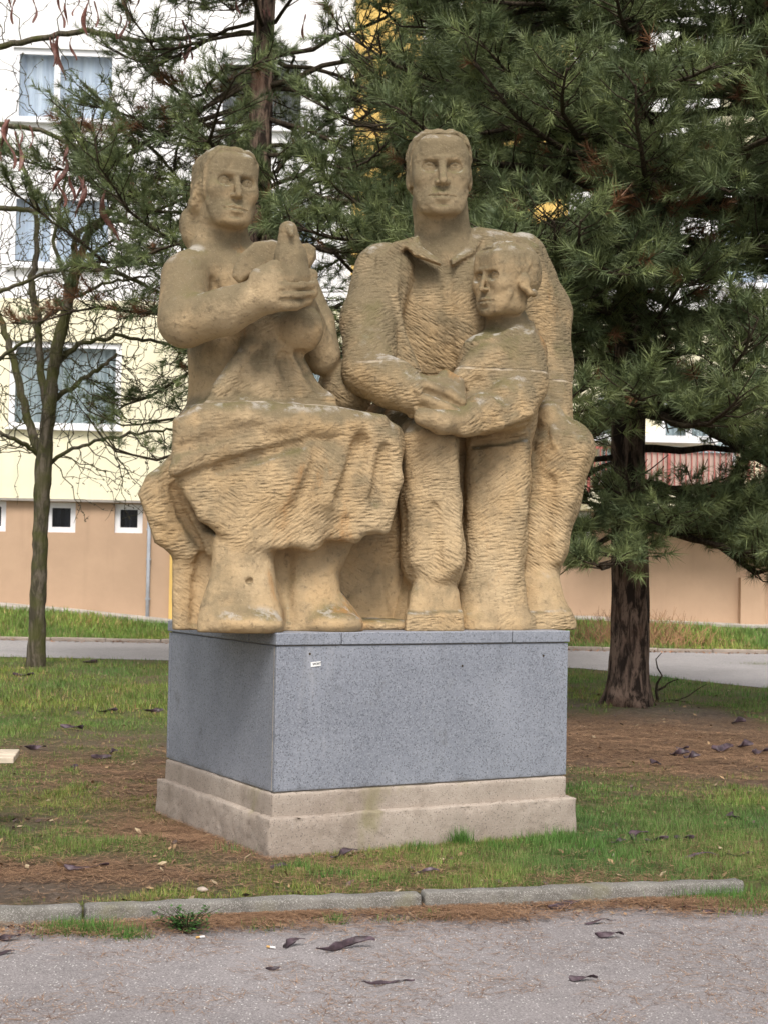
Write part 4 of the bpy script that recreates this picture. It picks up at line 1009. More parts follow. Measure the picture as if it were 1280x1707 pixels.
# the big pine on the right
bp = P_RPINE.copy(); bp[2] = float(ground_z(bp[0], bp[1])) - .05
tr = [(bp, .25), (bp + (.02, 0, .5), .21), (bp + (.03, 0, 1.2), .20), (bp + (-.03, 0, 2.6), .18), (bp + (.0, .05, 5), .16), (bp + (.05, 0, 9), .09), (bp + (.05, 0, 11.5), .03)]
br = []
for az, L_, z, ri in ((3.3, 2.5, 2.05, -.02), (2.7, 2.6, 2.0, .02), (2.3, 2.6, 2.25, -.02), (3.8, 2.0, 2.15, -.12), (1.8, 2.8, 2.15, -.02), (3.05, 1.7, 2.25, .05), (2.0, 2.3, 2.3, .0), (4.6, 1.5, 2.0, -.25), (2.5, 1.8, 2.1, -.1), (1.4, 2.4, 2.3, -.1), (2.1, 2.9, 2.2, -.06), (1.7, 2.4, 2.05, -.1), (2.75, 2.0, 2.3, .08), (3.5, 1.5, 2.2, .1), (2.4, 3.0, 2.35, .0), (1.9, 3.1, 2.5, .02)): br.append((z, az, L_, ri, 1.5))
for az, L_, z in ((4.5, 1.8, 2.75), (1.6, 2.6, 2.85), (5.2, 1.3, 2.7)): br.append((z, az, L_, .02, .25))
z = 3.25
while z < 10.8:
    for k in range(6):
        az = (math.pi + r5.normal() * 1.15) if k < 4 else r5.uniform(0, 6.283); Lb = np.interp(z, (3.2, 5, 8, 10.8), (3.3, 3.7, 3.1, 1.0)) * r5.uniform(.7, 1.12); br.append((z + r5.uniform(-.1, .1), az, Lb, r5.uniform(-.08, .3), 1.15 if math.cos(az) < .25 else .6))
    z += .27
_gaps = [(915, 375, 36, 32), (1000, 620, 20, 14), (1110, 760, 125, 32), (1000, 765, 34, 50), (625, 40, 60, 70), (615, 225, 45, 70)]
def project(p):
    q = np.asarray(p) - CAM; k = q @ FWD; return 640 + F_PX * (q @ RGT) / k, 853.5 - F_PX * (q @ UPV) / k
def keep_r(q, r):   # the crown is thin between the lowest whorl and the next one, and where the wall shows through
    x, y = project(q)
    if y > 950 + 22 * r.random(): return False
    return not any(((x - a) / w) ** 2 + ((y - b) / h) ** 2 < 1 for a, b, w, h in _gaps)
pine_tree('pine_tree', 'big dense pine with thick reddish brown trunk right of the statue', bp, tr, br, 5, nn=44, ln=.15, wd=.0044, shoot=.20, dead=.028, twigs=(9, .62), keep=keep_r, zmin=1.5)
# the slender pine behind the woman
b2 = at_depth(428, 1030, 21.0); b2[2] = -.03; b2[0] = at_depth(432, 400, 21.0)[0]
tr = [(b2, .22), (b2 + (0, 0, 4), .185), (b2 + (-.02, 0, 7), .16), (b2 + (.05, 0, 10.5), .11), (b2 + (.05, 0, 13), .03)]
br = []
for az, L_, z, ri in ((4.4, 2.8, 3.6, -.05), (4.9, 2.3, 3.5, -.02), (4.0, 2.6, 4.0, -.05)): br.append((z, az, L_, ri, .35))
z = 4.9
while z < 12.2:
    for k in range(5):
        az = r5.uniform(0, 6.283); Lb = np.interp(z, (4.5, 8, 12), (3.6, 3.6, 1.4)) * r5.uniform(.7, 1.15); br.append((z + r5.uniform(-.12, .12), az, Lb, r5.uniform(-.18, .25), .85))
    z += .42
def keep_2(q, r):
    x, y = project(q); return r.random() < (.95 + .05 * (x > 430)) * (1 if y < 470 else .8)
pine_tree('pine_tree', 'slender pine with open crown behind the stone woman', b2, tr, br, 9, nn=44, shoot=.18, ln=.15, wd=.0043, dead=.07, twigs=(10, .7), keep=keep_2, thick=.6, wild=.24)

# a third pine standing behind the man, its trunk hidden by the group
b3 = at_depth(800, 1030, 24.0); b3[2] = -.03; br = []; z = 3.4
while z < 11.5:
    for k in range(5):
        az = (math.pi + r5.normal() * 1.2) if k < 3 else r5.uniform(0, 6.283); br.append((z + r5.uniform(-.15, .15), az, np.interp(z, (3.4, 7, 11.5), (2.6, 3.0, 1.2)) * r5.uniform(.7, 1.15), r5.uniform(-.1, .25), 1.0))
    z += .36
_g3 = [(915, 375, 46, 40), (560, 560, 60, 90), (625, 40, 60, 70), (615, 225, 45, 70)]
def keep_3(q, r):
    x, y = project(q); return x > 600 and not any(((x - a) / w) ** 2 + ((y - b) / h) ** 2 < 1 for a, b, w, h in _g3)
pine_tree('pine_tree', 'dark pine directly behind the stone man, only its crown showing', b3, [(b3, .2), (b3 + (0, 0, 6), .15), (b3 + (0, 0, 12), .03)], br, 15, nn=40, shoot=.22, ln=.17, wd=.0058, dead=.03, twigs=(7, .6), keep=keep_3)

# the bare honey locust on the left, with long pods
lb = on_ground(60, 1113); LY = lb[1]
lt = empty('locust_tree', tuple(lb)); tag(lt, 'bare honey locust with mossy trunk and hanging brown pods at the left edge', 'tree')
linv = Matrix.Translation(-Vector(lt.location))
def lpts(L_, dy): return [at_depth(x, y, LY + dy * i / max(1, len(L_) - 1)) for i, (x, y, r) in enumerate(L_)], [r * LY / F_PX for x, y, r in L_]
def refine(P, R, n):
    P = np.array(P); s_ = np.r_[0, np.cumsum(np.linalg.norm(np.diff(P, axis=0), axis=1))]; u = np.linspace(0, s_[-1], n)
    return np.stack([np.interp(u, s_, P[:, i]) for i in range(3)], 1), np.interp(u, s_, R)
trunkp = [(60, 1122, 20), (61, 1090, 17), (64, 1000, 15.5), (69, 860, 15), (74, 770, 16), (78, 725, 13), (86, 640, 12), (95, 580, 11.5), (112, 515, 10.5), (128, 445, 9.5), (147, 392, 8)]
P, R = lpts([(x, y, r_ * .86) for x, y, r_ in trunkp], -.4); P, R = refine(P, R, 80); V, Q, t = tube_np(P, R, 20)
V = V + (np.stack((fbm(V, 7, 1, 3), fbm(V, 7, 5, 3), fbm(V, 7, 8, 3)), 1) - .5) * .05
o = mesh_np('trunk', V, Q, t, MT['locust'], lt, True); o.matrix_parent_inverse = linv
limbs = [([(74, 775, 11), (48, 700, 9), (25, 610, 8), (8, 545, 7), (-25, 470, 6)], .8), ([(80, 690, 9), (66, 600, 8), (62, 520, 8), (52, 470, 7.5), (62, 420, 6), (60, 350, 5), (30, 240, 4)], .6),
         ([(147, 392, 8), (175, 368, 6.5), (192, 340, 5), (208, 300, 4), (225, 230, 3)], -.6), ([(128, 440, 7.5), (122, 410, 6.5), (135, 385, 5.5), (170, 365, 5), (240, 372, 4), (300, 385, 3)], -.9),
         ([(92, 610, 7), (130, 575, 5), (200, 560, 4), (290, 575, 3), (330, 590, 2.2)], -1.0), ([(84, 670, 6), (130, 640, 5), (165, 615, 4.5), (195, 590, 3)], -.5),
         ([(148, 440, 5), (200, 455, 4.5), (260, 485, 4), (330, 500, 3)], -.6), ([(76, 765, 6), (40, 740, 5), (0, 720, 4)], -.6), ([(98, 575, 6), (110, 480, 4.5), (90, 400, 4), (110, 300, 3)], .9),
         ([(-40, 84, 7), (40, 72, 6.5), (140, 50, 6), (230, 68, 5), (330, 62, 4), (420, 52, 2.5)], -.6), ([(-40, 200, 6), (60, 215, 5), (160, 260, 4), (230, 292, 3.5), (320, 304, 2.2)], -.4),
         ([(-30, 345, 6), (60, 352, 5.5), (96, 348, 4)], -.5), ([(140, 140, 4), (190, 185, 4), (250, 240, 4), (300, 300, 2.5)], -.3), ([(-30, 500, 5), (40, 470, 4), (120, 440, 3.5), (190, 400, 3)], -.9),
         ([(74, 780, 5), (110, 755, 4), (160, 735, 3.4), (230, 722, 3), (300, 715, 2.2)], -.7), ([(66, 540, 5), (120, 500, 4), (180, 470, 3), (250, 460, 2.2)], -1.2), ([(-30, 620, 4), (10, 590, 4), (60, 560, 3)], -.7)]
lm = MB(); tg = MB(); starts = []
for L_, dy in limbs:
    P, R = lpts(L_, dy); P, R = refine(P, R, 5 * len(L_)); P[1:-1] += r5.normal(size=(len(P) - 2, 3)) * .012; lm.tube(P, R * .8, 7)
    for i in range(2, len(P)): starts.append((P[i], unit(P[i] - P[i - 1]), R[i]))
o = lm.build('limbs', MT['locust'], lt, True); o.matrix_parent_inverse = linv
def zigzag(p, d, n, seg, r0, depth):
    pts = [p]; sg = 1; rr = []
    for i in range(n):
        side = unit(np.cross(d, (0, 1, 0)) + r5.normal(size=3) * .3); d = unit(d + r5.normal(size=3) * .16 + np.array((0, 0, .02))); s_ = unit(d + side * sg * r5.uniform(.12, .4)); sg = -sg
        pts.append(pts[-1] + s_ * seg * r5.uniform(.6, 1.3))
        if depth and r5.random() < .42: zigzag(pts[-1], unit(d + side * sg * r5.uniform(.8, 1.6) + r5.normal(size=3) * .2), int(r5.integers(3, 7)), seg * .8, r0 * .62, depth - 1)
        if r5.random() < .6: # swollen node or spur
            q = pts[-1]; tg.tube([q, q + (side * sg + r5.normal(size=3) * .4) * .028], [.0085, .004], 4)
    tg.tube(pts, np.linspace(r0, r0 * .45, len(pts)), 4, False)
for k in r5.choice(len(starts), min(len(starts), 290), replace=False):
    p, d, rr = starts[k]; side = unit(np.cross(d, (0, 1, 0)) * r5.choice((-1, 1)) + r5.normal(size=3) * .35)
    zigzag(p, unit(d * .5 + side), int(r5.integers(5, 10)), .15, min(.0085, rr * .6 + .003), 1)
o = tg.build('twigs', MT['locust'], lt, True); o.matrix_parent_inverse = linv; o['kind'] = 'stuff'
def pod_mesh(name, L_, w, seed, mat, bend=.25, twist=2.0, flat=.28):
    r = np.random.default_rng(seed); n = 16; u = np.linspace(0, 1, n); wd = w * np.sin(np.pi * (u * .92 + .04)) ** .45
    cx = bend * L_ * np.sin(u * math.pi * r.uniform(.8, 1.6) + r.uniform(0, 1)) * .5; cy = .12 * L_ * np.sin(u * 5 + r.uniform(0, 3)) * .5; tw_ = twist * u + r.uniform(0, 3)
    C = np.stack((cx - cx[0], cy - cy[0], -u * L_), 1); a = np.stack((np.cos(tw_), np.sin(tw_), 0 * u), 1); b = np.stack((-np.sin(tw_), np.cos(tw_), 0 * u), 1)
    th = np.array((0, .9, 2.24, math.pi, 4.04, 5.38)); bumps = 1 + .35 * np.sin(u * 40)
    V = (C[:, None] + a[:, None] * (wd[:, None] * np.cos(th))[..., None] + b[:, None] * ((flat * w * bumps)[:, None] * np.sin(th))[..., None]).reshape(-1, 3)
    i = np.arange(n - 1)[:, None] * 6; j = np.arange(6)[None]; j2 = (j + 1) % 6
    return V, np.stack((i + j, i + 6 + j, i + 6 + j2, i + j2), -1).reshape(-1, 4)
def m_pod(name, a, b):
    m = Mat(name, .5, .4); n = m.noise(18, 4); m.color(m.mix(m.ramp(n, .3, .7), a, b)); m.bump(m.noise(60, 3), .5, .004); return m.m
MT['pod'] = m_pod('hanging_pod', (.11, .042, .034), (.26, .115, .09)); MT['pod_dark'] = m_pod('fallen_pod', (.030, .019, .022), (.105, .07, .085))
pods = [(28, 0, 42), (55, 0, 45), (98, 0, 50), (108, 12, 30), (130, 0, 30), (150, 2, 55), (158, 8, 40), (205, 5, 62), (212, 0, 50), (201, 30, 35), (230, 0, 25), (84, 68, 45), (92, 60, 50), (98, 66, 64), (120, 68, 34), (10, 205, 60), (16, 205, 75), (34, 215, 30),
        (50, 215, 36), (26, 225, 60), (108, 262, 60), (113, 242, 40), (100, 290, 55), (116, 300, 42), (132, 300, 64), (138, 298, 40), (177, 322, 76), (219, 302, 64), (243, 325, 55), (252, 318, 58), (247, 335, 40), (305, 40, 60), (311, 65, 40), (302, 75, 38), (440, 0, 35), (446, -10, 40), (510, 30, 38), (395, 5, 28), (20, -10, 30)]
pm = []
for s_ in range(6):
    V, Q = pod_mesh('p', 1.0, .055, 60 + s_, None, .22, 2.6); o = mesh_np('seed_pod', V, Q, None, MT['pod'], None, True); pm.append(o.data); bpy.data.objects.remove(o)
for i, (x, y, l) in enumerate(pods):
    Y = LY - 1.2 - .5 * random.random(); p = at_depth(x, y - 6, Y); o = bpy.data.objects.new('seed_pod', pm[i % 6]); COL.objects.link(o); o.parent = lt
    sc = l * Y / F_PX * 1.12; o.matrix_parent_inverse = linv; o.location = p; o.scale = (sc * 1.3, sc * 1.3, sc); o.rotation_euler = (random.uniform(-.1, .1), random.uniform(-.1, .1), random.uniform(0, 6))

# ------------------------------------------------------------------ grass, needle litter, weeds
def scatter(n, y0, y1, seed, margin=1.25):
    r = np.random.default_rng(seed); y = y0 * (y1 / y0) ** r.random(n); x = (r.random(n) * 2 - 1) * y * (640 / F_PX) * margin
    return x, y, r
def off_plinth(x, y, m=.0):
    s_ = (x - CORNER[0]) * S[0] + (y - CORNER[1]) * S[1]; t_ = (x - CORNER[0]) * T[0] + (y - CORNER[1]) * T[1]
    return (s_ < -m) | (s_ > W_ + m) | (t_ < -m) | (t_ > D_ + m)
def lawn_mask(x, y):
    return (kerb_dist(x, y) > .13) & off_plinth(x, y) & ((y < path_near(x) - .03) | (y > PATH_FAR + .12)) & (y < 31.3)
def blades(x, y, z, h, w, col, r, lean=.45):
    n = len(x); az = r.random(n) * 6.283; le = lean * r.random(n); sd = np.stack((np.cos(az), np.sin(az), 0 * az), 1) * w[:, None]
    la = az + 1.57 + r.normal(size=n) * .5; tip = np.stack((np.cos(la) * le * h, np.sin(la) * le * h, h * np.sqrt(1 - .5 * le ** 2)), 1); b = np.stack((x, y, z - .004), 1)
    V = np.stack((b - sd, b + sd, b + tip), 1).reshape(-1, 3); return V, np.arange(3 * n).reshape(-1, 3), np.repeat(col, 3, 0)
BV, BT, BC, nb_ = [], [], [], 0
def add_blades(x, y, z, h, w, col, r, lean=.45):
    global nb_
    V, t, c = blades(x, y, z, h, w, col, r, lean); BV.append(V); BT.append(t + nb_); BC.append(c); nb_ += len(V)
def grass_col(n, r, y):
    g = r.random((n, 1)); c = np.array((.080, .150, .030)) * (1 - g) + np.array((.20, .28, .075)) * g; dry = r.random(n) < .16
    c[dry] = np.array((.26, .21, .10)) * (.7 + .5 * r.random((dry.sum(), 1))); return c
for n, y0, y1, h0, w0, sd in ((210000, 6.9, 10.5, .026, .0021, 1), (160000, 10.5, 16, .030, .0032, 2), (90000, 16, 25, .042, .0055, 3), (60000, 28.9, 31.5, .08, .010, 4)):
    x, y, r = scatter(n, y0, y1, sd); g, li = cover(x, y); P2 = np.stack((x, y), 1); cl = .6 * fbm(P2, 11., 61, 3) + .4 * fbm(P2, 34., 67, 2)
    m = lawn_mask(x, y) & (r.random(n) < np.clip((g - .20) * 1.6, 0, 1) ** 1.2 * np.clip((cl - .56 + .28 * g) * 6, .03, 1)); x, y, g, cl = x[m], y[m], g[m], cl[m]
    yel = fbm(P2[m], .8, 77, 3)[:, None]; br_ = .55 + .9 * fbm(P2[m], 9., 83, 2)[:, None]; c = grass_col(len(x), r, y) * (1.5 if y0 > 28 else 1.1) * (1 + (yel - .45) * np.array((1.3, .5, .2))) * br_
    add_blades(x, y, ground_z(x, y), h0 * (.45 + g) * (.5 + 1.0 * r.random(len(x))) * (.5 + cl), np.full(len(x), w0) * (.6 + .7 * r.random(len(x))), np.clip(c, 0, 1), r, .95)
def tuft(px, py, n, rad, h, seed, z=0.0, col=(.10, .21, .045)):
    r = np.random.default_rng(seed); c = on_ground(px, py, z); x = c[0] + r.normal(size=n) * rad; y = c[1] + r.normal(size=n) * rad * .7
    m = off_plinth(x, y); x, y = x[m], y[m]; n = len(x); zz = np.where(kerb_dist(x, y) < .1, ROAD_Z, ground_z(x, y)); col = np.array(col) * (.6 + .9 * r.random((n, 1)))
    add_blades(x, y, zz, h * (.5 + .6 * r.random(n)), np.full(n, .0022), np.clip(col, 0, 1), r, .9)
for i, (px, py, n, rad, h) in enumerate(((765, 1408, 260, .035, .12), (700, 1418, 150, .04, .07), (830, 1412, 160, .05, .07), (890, 1405, 160, .06, .08), (935, 1400, 200, .06, .10), (500, 1452, 120, .04, .08), (580, 1460, 120, .06, .06), (540, 1462, 100, .05, .06),
        (385, 1425, 60, .05, .08), (980, 1410, 240, .09, .08), (1030, 1430, 200, .1, .07), (640, 1470, 120, .08, .05), (1150, 1475, 300, .08, .10), (1210, 1478, 300, .08, .10), (1260, 1480, 260, .1, .10), (1240, 1490, 260, .12, .08), (535, 1495, 80, .03, .08))): tuft(px, py, n, rad, h, 100 + i)
for i, (px, py, n, rad, h) in enumerate(((110, 1552, 260, .05, .08), (160, 1556, 300, .05, .09), (215, 1562, 220, .05, .07), (90, 1556, 150, .05, .06), (440, 1548, 70, .06, .05), (560, 1538, 120, .03, .06), (720, 1530, 90, .04, .05), (655, 1535, 60, .05, .04), (1110, 1500, 160, .05, .06), (1180, 1500, 200, .08, .08))): tuft(px, py, n, rad, h, 150 + i, ROAD_Z)
tuft(1272, 1108, 700, .22, .09, 190, .0, (.15, .17, .05))
grass = mesh_np('lawn_grass', np.concatenate(BV), None, np.concatenate(BT), MT['blade'], None, False, {'col': np.concatenate(BC)}); tag(grass, 'short patchy winter grass on the lawn around the plinth', 'grass', kind='stuff')
# fallen pine needles: on the lawn, thick along the kerb, thin on the road
NV, NC = [], []
def lay_needles(x, y, z, r, ln=.10, wd=.0018, lift=.006):
    n = len(x); az = r.random(n) * 6.283; L_ = ln * (.5 + .8 * r.random(n)); d = np.stack((np.cos(az) * L_, np.sin(az) * L_, (r.random(n) - .35) * .012), 1); s_ = np.stack((-np.sin(az), np.cos(az), 0 * az), 1) * wd
    b = np.stack((x, y, z + lift * (.3 + r.random(n))), 1); NV.append(np.stack((b - s_, b + s_, b + d), 1).reshape(-1, 3))
    g = r.random((n, 1)); NC.append(np.repeat(np.array((.10, .048, .028)) * (1 - g) + np.array((.44, .27, .155)) * g, 3, 0))
for n, y0, y1, wd, sd in ((120000, 6.9, 10.5, .0016, 11), (90000, 10.5, 19, .0026, 12)):
    x, y, r = scatter(n, y0, y1, sd); g, li = cover(x, y); m = lawn_mask(x, y) & (r.random(n) < np.clip((li - .20) * 1.5, .08, 1) * (1.1 - .5 * g)); x, y = x[m], y[m]; lay_needles(x, y, ground_z(x, y), r, .10, wd, .014)
r = np.random.default_rng(13); n = 52000; u = r.random(n) * (KLEN + 1.6) - .2; v = -r.exponential(.10, n); cl = fbm(np.stack((u, v * 3), 1), 1.8, 5, 3); m = r.random(n) < np.clip((cl - .30) * 3, .18, 1) * np.interp(u, (0, .9, 1.4, 5), (.4, .55, 1, 1)); u, v = u[m], v[m]
lay_needles(K0[0] + KD[0] * u + KN[0] * v, K0[1] + KD[1] * u + KN[1] * v, np.full(len(u), ROAD_Z + .002), r, .10, .0016, .022)
n = 9000; x, y, r = scatter(n, 5.3, 7.6, 14); m = (kerb_dist(x, y) < -.1) & (fbm(np.stack((x, y), 1), 2.2, 15, 3) > .50); x, y = x[m], y[m]; lay_needles(x, y, np.full(len(x), ROAD_Z + .001), r, .085, .0012, .003)
V = np.concatenate(NV); lit = mesh_np('needle_litter', V, None, np.arange(len(V)).reshape(-1, 3), MT['litter'], None, False, {'col': np.concatenate(NC)}); tag(lit, 'brown fallen pine needles on the lawn and along the kerb', 'pine needles', kind='stuff')
# dry leaves scattered on the lawn and bank
LV, LC = [], []; r = np.random.default_rng(17)
def flat_leaves(x, y, size, cols, lift=.012):
    n = len(x); z = np.where(kerb_dist(x, y) < .1, ROAD_Z, ground_z(x, y)) + lift; az = r.random(n) * 6.283; a = np.stack((np.cos(az), np.sin(az), r.normal(size=n) * .35), 1) * size[:, None]; b = np.stack((-np.sin(az), np.cos(az), r.normal(size=n) * .4), 1) * (size * .55)[:, None]
    c = np.stack((x, y, z), 1); LV.append(np.stack((c - a, c + b, c + a, c - b), 1).reshape(-1, 3)); k = r.integers(0, len(cols), n); LC.append(np.repeat(np.array(cols)[k] * (.6 + .7 * r.random((n, 1))), 4, 0))
x, y, _ = scatter(1500, 7.4, 24, 18); m = lawn_mask(x, y); flat_leaves(x[m], y[m], .012 + .016 * r.random(m.sum()), [(.20, .12, .07), (.30, .20, .11), (.10, .07, .06), (.34, .27, .17)])
c = on_ground(1080, 1078); x = c[0] + r.normal(size=900) * 1.3; y = 29.35 + np.abs(r.normal(size=900)) * .5; flat_leaves(x, y, .03 + .03 * r.random(900), [(.24, .11, .07), (.30, .17, .11), (.16, .08, .06)], .03)
x = r.uniform(-7, 7, 500); y = PATH_FAR - np.abs(r.normal(size=500)) * .15; flat_leaves(x, y, .02 + .02 * r.random(500), [(.24, .13, .08), (.30, .17, .11)], .02)
u = r.random(900) * (KLEN + 1.2); v = -np.abs(r.normal(size=900)) * .09 - .01; flat_leaves(K0[0] + KD[0] * u + KN[0] * v, K0[1] + KD[1] * u + KN[1] * v, .008 + .016 * r.random(900) ** 2, [(.20, .11, .07), (.30, .19, .11), (.09, .06, .06), (.36, .27, .18), (.13, .08, .09)], .012)
V = np.concatenate(LV); o = mesh_np('leaf_litter', V, np.arange(len(V)).reshape(-1, 4), None, MT['litter'], None, False, {'col': np.concatenate(LC)}); tag(o, 'small dry brown leaves scattered over the lawn and the far bank', 'leaves', kind='stuff')
# leafy weed at the kerb
wd_ = empty('leafy_weed', tuple(on_ground(312, 1556, ROAD_Z))); tag(wd_, 'low bright green leafy weed growing at the foot of the kerb', 'weed'); r = np.random.default_rng(19); V, C, st = [], [], MB()
for i in range(46):
    a = r.random() * 6.283; l = .03 + .10 * r.random(); h = .03 + .09 * r.random(); tip = np.array((math.cos(a) * l * 1.3, math.sin(a) * l * .6, h)); st.tube([(0, 0, -.01), tip * (.5, .5, .7), tip], [.002, .0016, .001], 4, False)
    for k in range(9):
        p = tip * r.uniform(.45, 1.05) + r.normal(size=3) * .008; az = r.random() * 6.28; s_ = .008 + .007 * r.random(); u_ = np.array((math.cos(az), math.sin(az), r.uniform(-.2, .6))) * s_; v_ = np.array((-math.sin(az), math.cos(az), r.uniform(-.3, .3))) * s_ * .6
        V += [p, p + u_ * .6 + v_, p + u_ * 1.5, p + u_ * .6 - v_]; C += [np.array((.06, .14, .035)) * (.6 + .9 * r.random())] * 4
st.build('stems', MT['twig'], wd_); o = mesh_np('leaves', np.array(V), np.arange(len(V)).reshape(-1, 4), None, MT['blade'], wd_, False, {'col': np.array(C)}); o['kind'] = 'stuff'

# ------------------------------------------------------------------ fallen pods, cigarette ends, stones
gp = 'fallen seed pods'
def fallen(px, py, L_, rz, label, where='lawn', w=.075, seed=0, bend=.5):
    z0 = ROAD_Z if where == 'road' else 0.0; c = on_ground(px, py, z0); V, Q = pod_mesh('p', 1.0, w * 1.3, seed + 300, None, bend, 1.0 + 1.4 * (seed % 3), .13)
    V = V + (np.stack((fbm(V, 6., seed, 2), fbm(V, 6., seed + 3, 2), fbm(V, 9., seed + 5, 2)), 1) - .5) * (.10, .10, .05); V = V * L_ * .85; V = V[:, [2, 0, 1]]; V[:, 0] += L_ * .42; V[:, 2] = V[:, 2] * .8; V[:, 2] -= V[:, 2].min()
    o = mesh_np('seed_pod', V, Q, None, MT['pod_dark'], None, True); zz = ROAD_Z + .002 if where == 'road' else float(ground_z(c[0], c[1])) + .004
    o.location = (c[0], c[1], zz); o.rotation_euler = (0, 0, rz); tag(o, label, 'seed pod', gp)
road_pods = [(577, 1582, .30, .05, 'longest dark purple pod lying on the asphalt, in front of the kerb', .06), (488, 1580, .15, .7, 'short curled dark pod on the asphalt left of the longest pod', .12), (648, 1638, .24, -.05, 'thin reddish pod lying alone on the asphalt nearest the bottom edge', .035),
             (455, 1619, .07, .2, 'tiny brown pod fragment on the asphalt below the curled pod', .12), (975, 1634, .12, -.5, 'small torn pod on the asphalt at the lower right', .16), (1018, 1563, .14, -.5, 'dark pod with curled end on the asphalt right of centre', .12), (1000, 1542, .18, .15, 'thin twisted pod on the needle litter right of centre', .07),
             (935, 1515, .22, .25, 'crescent shaped dark pod lying against the kerb face', .09), (898, 1511, .10, .1, 'small dark pod touching the kerb left of the crescent pod', .13), (1150, 1520, .12, .1, 'grey pod among brown needles at the right end of the kerb', .12), (1190, 1520, .16, -.05, 'long grey pod among brown needles near the right edge', .08),
             (12, 1570, .14, .2, 'dark pod lying on needles at the lower left edge', .12), (8, 1592, .10, .3, 'black pod fragment on the asphalt at the lower left edge', .1)]
for i, (px, py, L_, rz, lab, w) in enumerate(road_pods): fallen(px, py, L_, rz, lab, 'road', w, i)
lawn_pods = [(150, 1456, .24, -.15, 'grey twisted pod on the bare soil near the kerb at left', .07), (568, 1430, .24, .5, 'dark pod leaning against the foot of the plinth front', .10), (466, 1450, .10, .0, 'small dark pod just below the near corner of the plinth', .14), (708, 1458, .18, .05, 'thin dark pod in the grass before the plinth', .06),
             (125, 1222, .22, -.4, 'black curled pod in the grass left of the plinth, nearest the locust trunk', .14), (170, 1265, .18, .1, 'dark pod left of the plinth in brown needles', .12), (188, 1258, .14, .9, 'black pod left of the plinth beside another dark pod', .16), (122, 1280, .16, 1.2, 'grey pod on worn grass near the bench end', .14),
             (180, 1188, .24, .1, 'long black pod in the middle of the left lawn', .10), (256, 1192, .24, .2, 'black pod beside the back left edge of the plinth', .12), (252, 1178, .12, 1.0, 'small black pod standing up behind the plinth edge', .16), (155, 1110, .26, -.8, 'black pod far back on the lawn right of the locust trunk', .12), (40, 1130, .3, .1, 'dark pod lying below the locust trunk', .12), (60, 1254, .20, .05, 'flat grey pod on the worn lawn right of the bench end', .12),
             (1060, 1400, .20, .6, 'grey pod tilted up in the green grass at right', .16), (1092, 1405, .18, .1, 'dark pod in the grass behind the kerb at right', .10), (1140, 1400, .14, -.3, 'dark pod in green grass to the right of the tilted grey pod', .12), (1165, 1428, .24, .0, 'long black pod in the grass close to the kerb at right', .06), (1218, 1365, .16, 1.2, 'brown pod in the green grass at the right edge', .16), (1028, 1408, .12, .2, 'small dark pod nearest the right corner of the plinth', .14), (1230, 1425, .2, .1, 'thin dark pod in grass at the far right by the kerb', .06),
             (1130, 1262, .22, .1, 'black pod among brown needles under the pine, nearest the plinth', .16), (1150, 1268, .2, .3, 'dark crumpled pod under the pine beside a black pod', .18), (1202, 1252, .24, .0, 'long dark pod on brown needles under the pine', .16), (1240, 1248, .22, .4, 'dark pod under the pine close to the right edge', .18), (1085, 1278, .14, 1.3, 'upright dark pod on the lawn right of the plinth', .2), (1228, 1208, .26, .5, 'black pod in grass behind the pine litter at right', .14), (1135, 1250, .16, .1, 'small grey pod on needles under the pine', .14), (1265, 1258, .2, .1, 'grey pod cut by the right edge of the picture', .16)]
for i, (px, py, L_, rz, lab, w) in enumerate(lawn_pods): fallen(px, py, L_, rz, lab, 'lawn', w, 40 + i, .6)
white = simple('cigarette_paper', (.78, .76, .74), .8); tan = simple('cigarette_filter', (.55, .33, .12), .8)
for px, py, rz, z, lab, mt in ((335, 1565, .5, ROAD_Z, 'white cigarette end on the asphalt beside the leafy weed', white), (453, 1582, -.5, ROAD_Z, 'white cigarette end beside the curled dark pod', white), (268, 1542, 1.4, ROAD_Z, 'tan cigarette end at the kerb in front of the grass tuft', tan), (389, 1542, -.7, ROAD_Z, 'tan cigarette end at the kerb right of the leafy weed', tan)):
    c = on_ground(px, py, z); o = MB().tube([(-.022, 0, .006), (-.005, 0, .006)], .0052, 8).build('filter', tan); b_ = empty('cigarette_end', (c[0], c[1], z + .002), rz); tag(b_, lab, 'cigarette end', 'cigarette ends'); o.parent = b_
    MB().tube([(-.0048, 0, .006), (.006, .0004, .0065), (.02, .002, .006)], [.0050, .0047, .0042], 8).build('paper', mt, b_)
st_m = simple('pebble_stone', (.36, .30, .25), .9, .2, .25, 30)
for i, (px, py, s_, lab, z) in enumerate(((338, 1486, .028, 'brown pebble lying on the soil behind the kerb', 0), (1022, 1427, .016, 'white pebble in the green grass right of the plinth', 0), (1100, 1514, .022, 'pale pebble among needles at the kerb at right', ROAD_Z), (70, 1553, .025, 'beige stone at the kerb at the left edge', ROAD_Z))):
    c = on_ground(px, py, z); f = np.array([(math.sin(a) * math.cos(b), math.sin(a) * math.sin(b), math.cos(a)) for a in np.linspace(.05, 3.09, 7) for b in np.linspace(0, 6.283, 9)[:-1]])
    f = f * (1, .7, .5) * s_ * (1 + .35 * (vnoise(f, 1.7, i)[:, None] - .5)); ii = np.arange(6)[:, None] * 8; j = np.arange(8)[None]; o = mesh_np('pebble', f, np.stack((ii + j, ii + 8 + j, ii + 8 + (j + 1) % 8, ii + (j + 1) % 8), -1).reshape(-1, 4), None, st_m, None, True)
    o.location = (c[0], c[1], z + s_ * .3); o.rotation_euler = (0, 0, i); tag(o, lab, 'pebble', 'pebbles')
